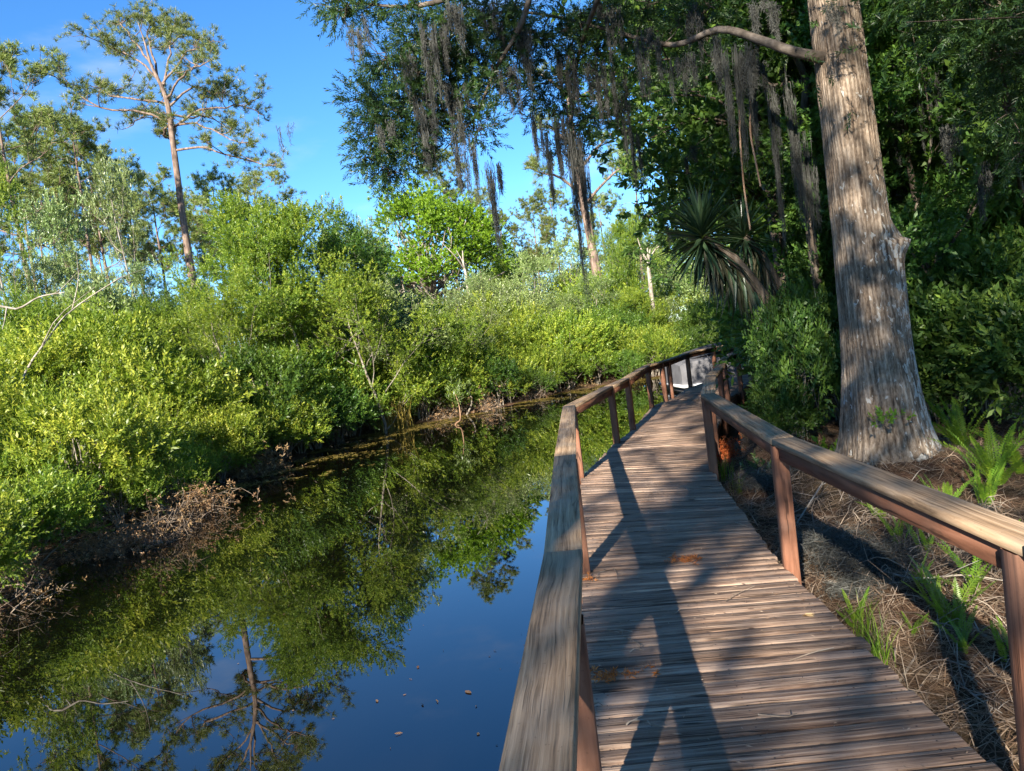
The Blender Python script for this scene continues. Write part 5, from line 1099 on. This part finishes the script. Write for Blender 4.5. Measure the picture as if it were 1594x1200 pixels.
STK = [(1230,1028,1298,1008,.004,'long pale twig lying at the right of the planks'),(955,885,962,902,.004,'short crooked twig near the left post'),(945,980,985,983,.004,'curved pale twig left on the planks'),(968,990,995,1010,.003,'twig crossing below the curved pale one'),(975,1128,998,1120,.005,'pale stub of twig in the railing shadow'),(1008,1122,1035,1130,.004,'bent twig right of the pale stub'),(908,1110,938,1098,.003,'forked twig by the left railing'),(1050,955,1068,948,.003,'dark twiglet in the shade of the railing'),(1130,935,1175,912,.003,'thin dark twig in the shade at mid-planks'),(1143,812,1180,825,.003,'pale twig near the right edge of the planks'),(1066,757,1085,770,.003,'thin curved twig up the boardwalk'),(930,898,936,890,.003,'tiny twig by the foot of the left post'),(980,1015,1002,1012,.003,'small pale twig below the left twigs'),(1180,1112,1230,1105,.004,'orange sliver of bark on the lower planks')]
for k, s_ in enumerate(STK): stick(*s_, k)
p = PZ(1247, 957, DECK + .01); V, Fq, rr = sprigs(np.zeros((1, 3)), np.array([[1., -.6, 0]]), np.array([.01]), 3, .075, .04, r6, th=(5, 25), curl=-.35, six=True); V[:, 2] = np.abs(V[:, 2]) * .6 + .002; tag(link('dry_leaf', mk_mesh('dry_leaf', V, Fq, MT['dry'], False, rr), None, p - np.array([0, 0, .006])), 'curled dry leaf on the right side of the planks', 'leaf')
# small plants about the great trunk
def sprout(label, p, n, R, mat, L, W, seed, name='sprout'):
    r = np.random.default_rng(seed); q = r.normal(0, R, (n, 3)); q[:, 2] = np.abs(q[:, 2]); V, Fq, rr = sprigs(q, nrm(q + [0, 0, R]), np.full(n, .08), 7, L, W, r, six=True); o = thing(name, label, 'plant', p); kind(link('leaves', mk_mesh('leaves', V, Fq, MT[mat], False, rr), o), 'stuff')
    m_ = MB(); [m_.tube(spline([(0, 0, -.06), k * .5, k], 4), [.005, .004, .003, .002], 3) for k in q[:10]]; link('stems', m_.mesh('stems', MT['twig']), o)
sprout('small leafy vine clinging to the bark of the great trunk', PD(1383, 658, 7.25), 14, .06, 'fern', .045, .022, 1); sprout('bright leafy sprout at the left foot of the great trunk', np.array([*PZ(1292, 705, .4)[:2], gz(*PZ(1292, 705, .4)[:2])]), 16, .09, 'fern', .07, .035, 2)
p = PZ(1180, 725, .3); sprout('bluish low plant by the corner post', np.array([p[0], p[1], gz(p[0], p[1])]), 12, .07, 'grey', .07, .03, 3)
for x, y, s, lab in ((1128, 735, .4, 'grass blades at the foot of the corner post'), (1345, 970, .3, 'green grass tuft at the edge of the planks'), (1370, 1000, .3, 'grass tuft in the straw beside the planks'), (1150, 760, .3, 'thin grass by the planks near the corner post')):
    p = PZ(x, y, .25); o = thing('grass_tuft', lab, 'grass', (p[0], p[1], gz(p[0], p[1])), 0, 'grass tufts on the right bank', s); link('blades', blades(34, .12, 1.0, .02, r6, MT['fern']), o)

# crumbs of bark and needles on the planks, specks on the water
r7 = np.random.default_rng(70); n = 1500; yy = r7.uniform(1.5, 14, n); f = r7.beta(.6, .6, n); f = np.where(r7.random(n) < .5, f, r7.random(n))
xx = np.interp(yy, DL[:, 1], DL[:, 0]) * (1 - f) + np.interp(yy, DR[:, 1], DR[:, 0]) * f; a = r7.random(n) * 6.28; L = r7.uniform(.004, .022, n)
c = np.stack([xx, yy, np.full(n, DECK + .009)], -1); d = np.stack([np.cos(a), np.sin(a), 0 * a], -1) * L[:, None]; q = np.stack([-np.sin(a), np.cos(a), 0 * a], -1) * r7.uniform(.0012, .0035, n)[:, None]
V = np.stack([c - d, c + q + [0, 0, .003], c + d, c - q], 1).reshape(-1, 3)
kind(tag(link('plank_litter', mk_mesh('plank_litter', V, np.arange(n)[:, None] * 4 + np.arange(4), MT['straw'], False, r7.random(n) ** .6)), 'crumbs of bark and dry needles strewn on the planks', 'litter'), 'stuff')
n = 420; xx = r7.uniform(-6, .5, n); yy = r7.uniform(2.5, 24, n); ok = canal_sd(xx, yy) < -.15; xx, yy = xx[ok], yy[ok]; n = len(xx); a = r7.random(n) * 6.28; L = r7.uniform(.004, .014, n)
c = np.stack([xx, yy, np.full(n, .004)], -1); d = np.stack([np.cos(a), np.sin(a), 0 * a], -1) * L[:, None]; q = np.stack([-np.sin(a), np.cos(a), 0 * a], -1) * L[:, None] * .5
V = np.stack([c - d, c + q, c + d, c - q], 1).reshape(-1, 3)
kind(tag(link('water_specks', mk_mesh('water_specks', V, np.arange(n)[:, None] * 4 + np.arange(4), MT['dry'], False, r7.random(n))), 'tiny pale specks afloat on the dark water', 'water specks'), 'stuff')
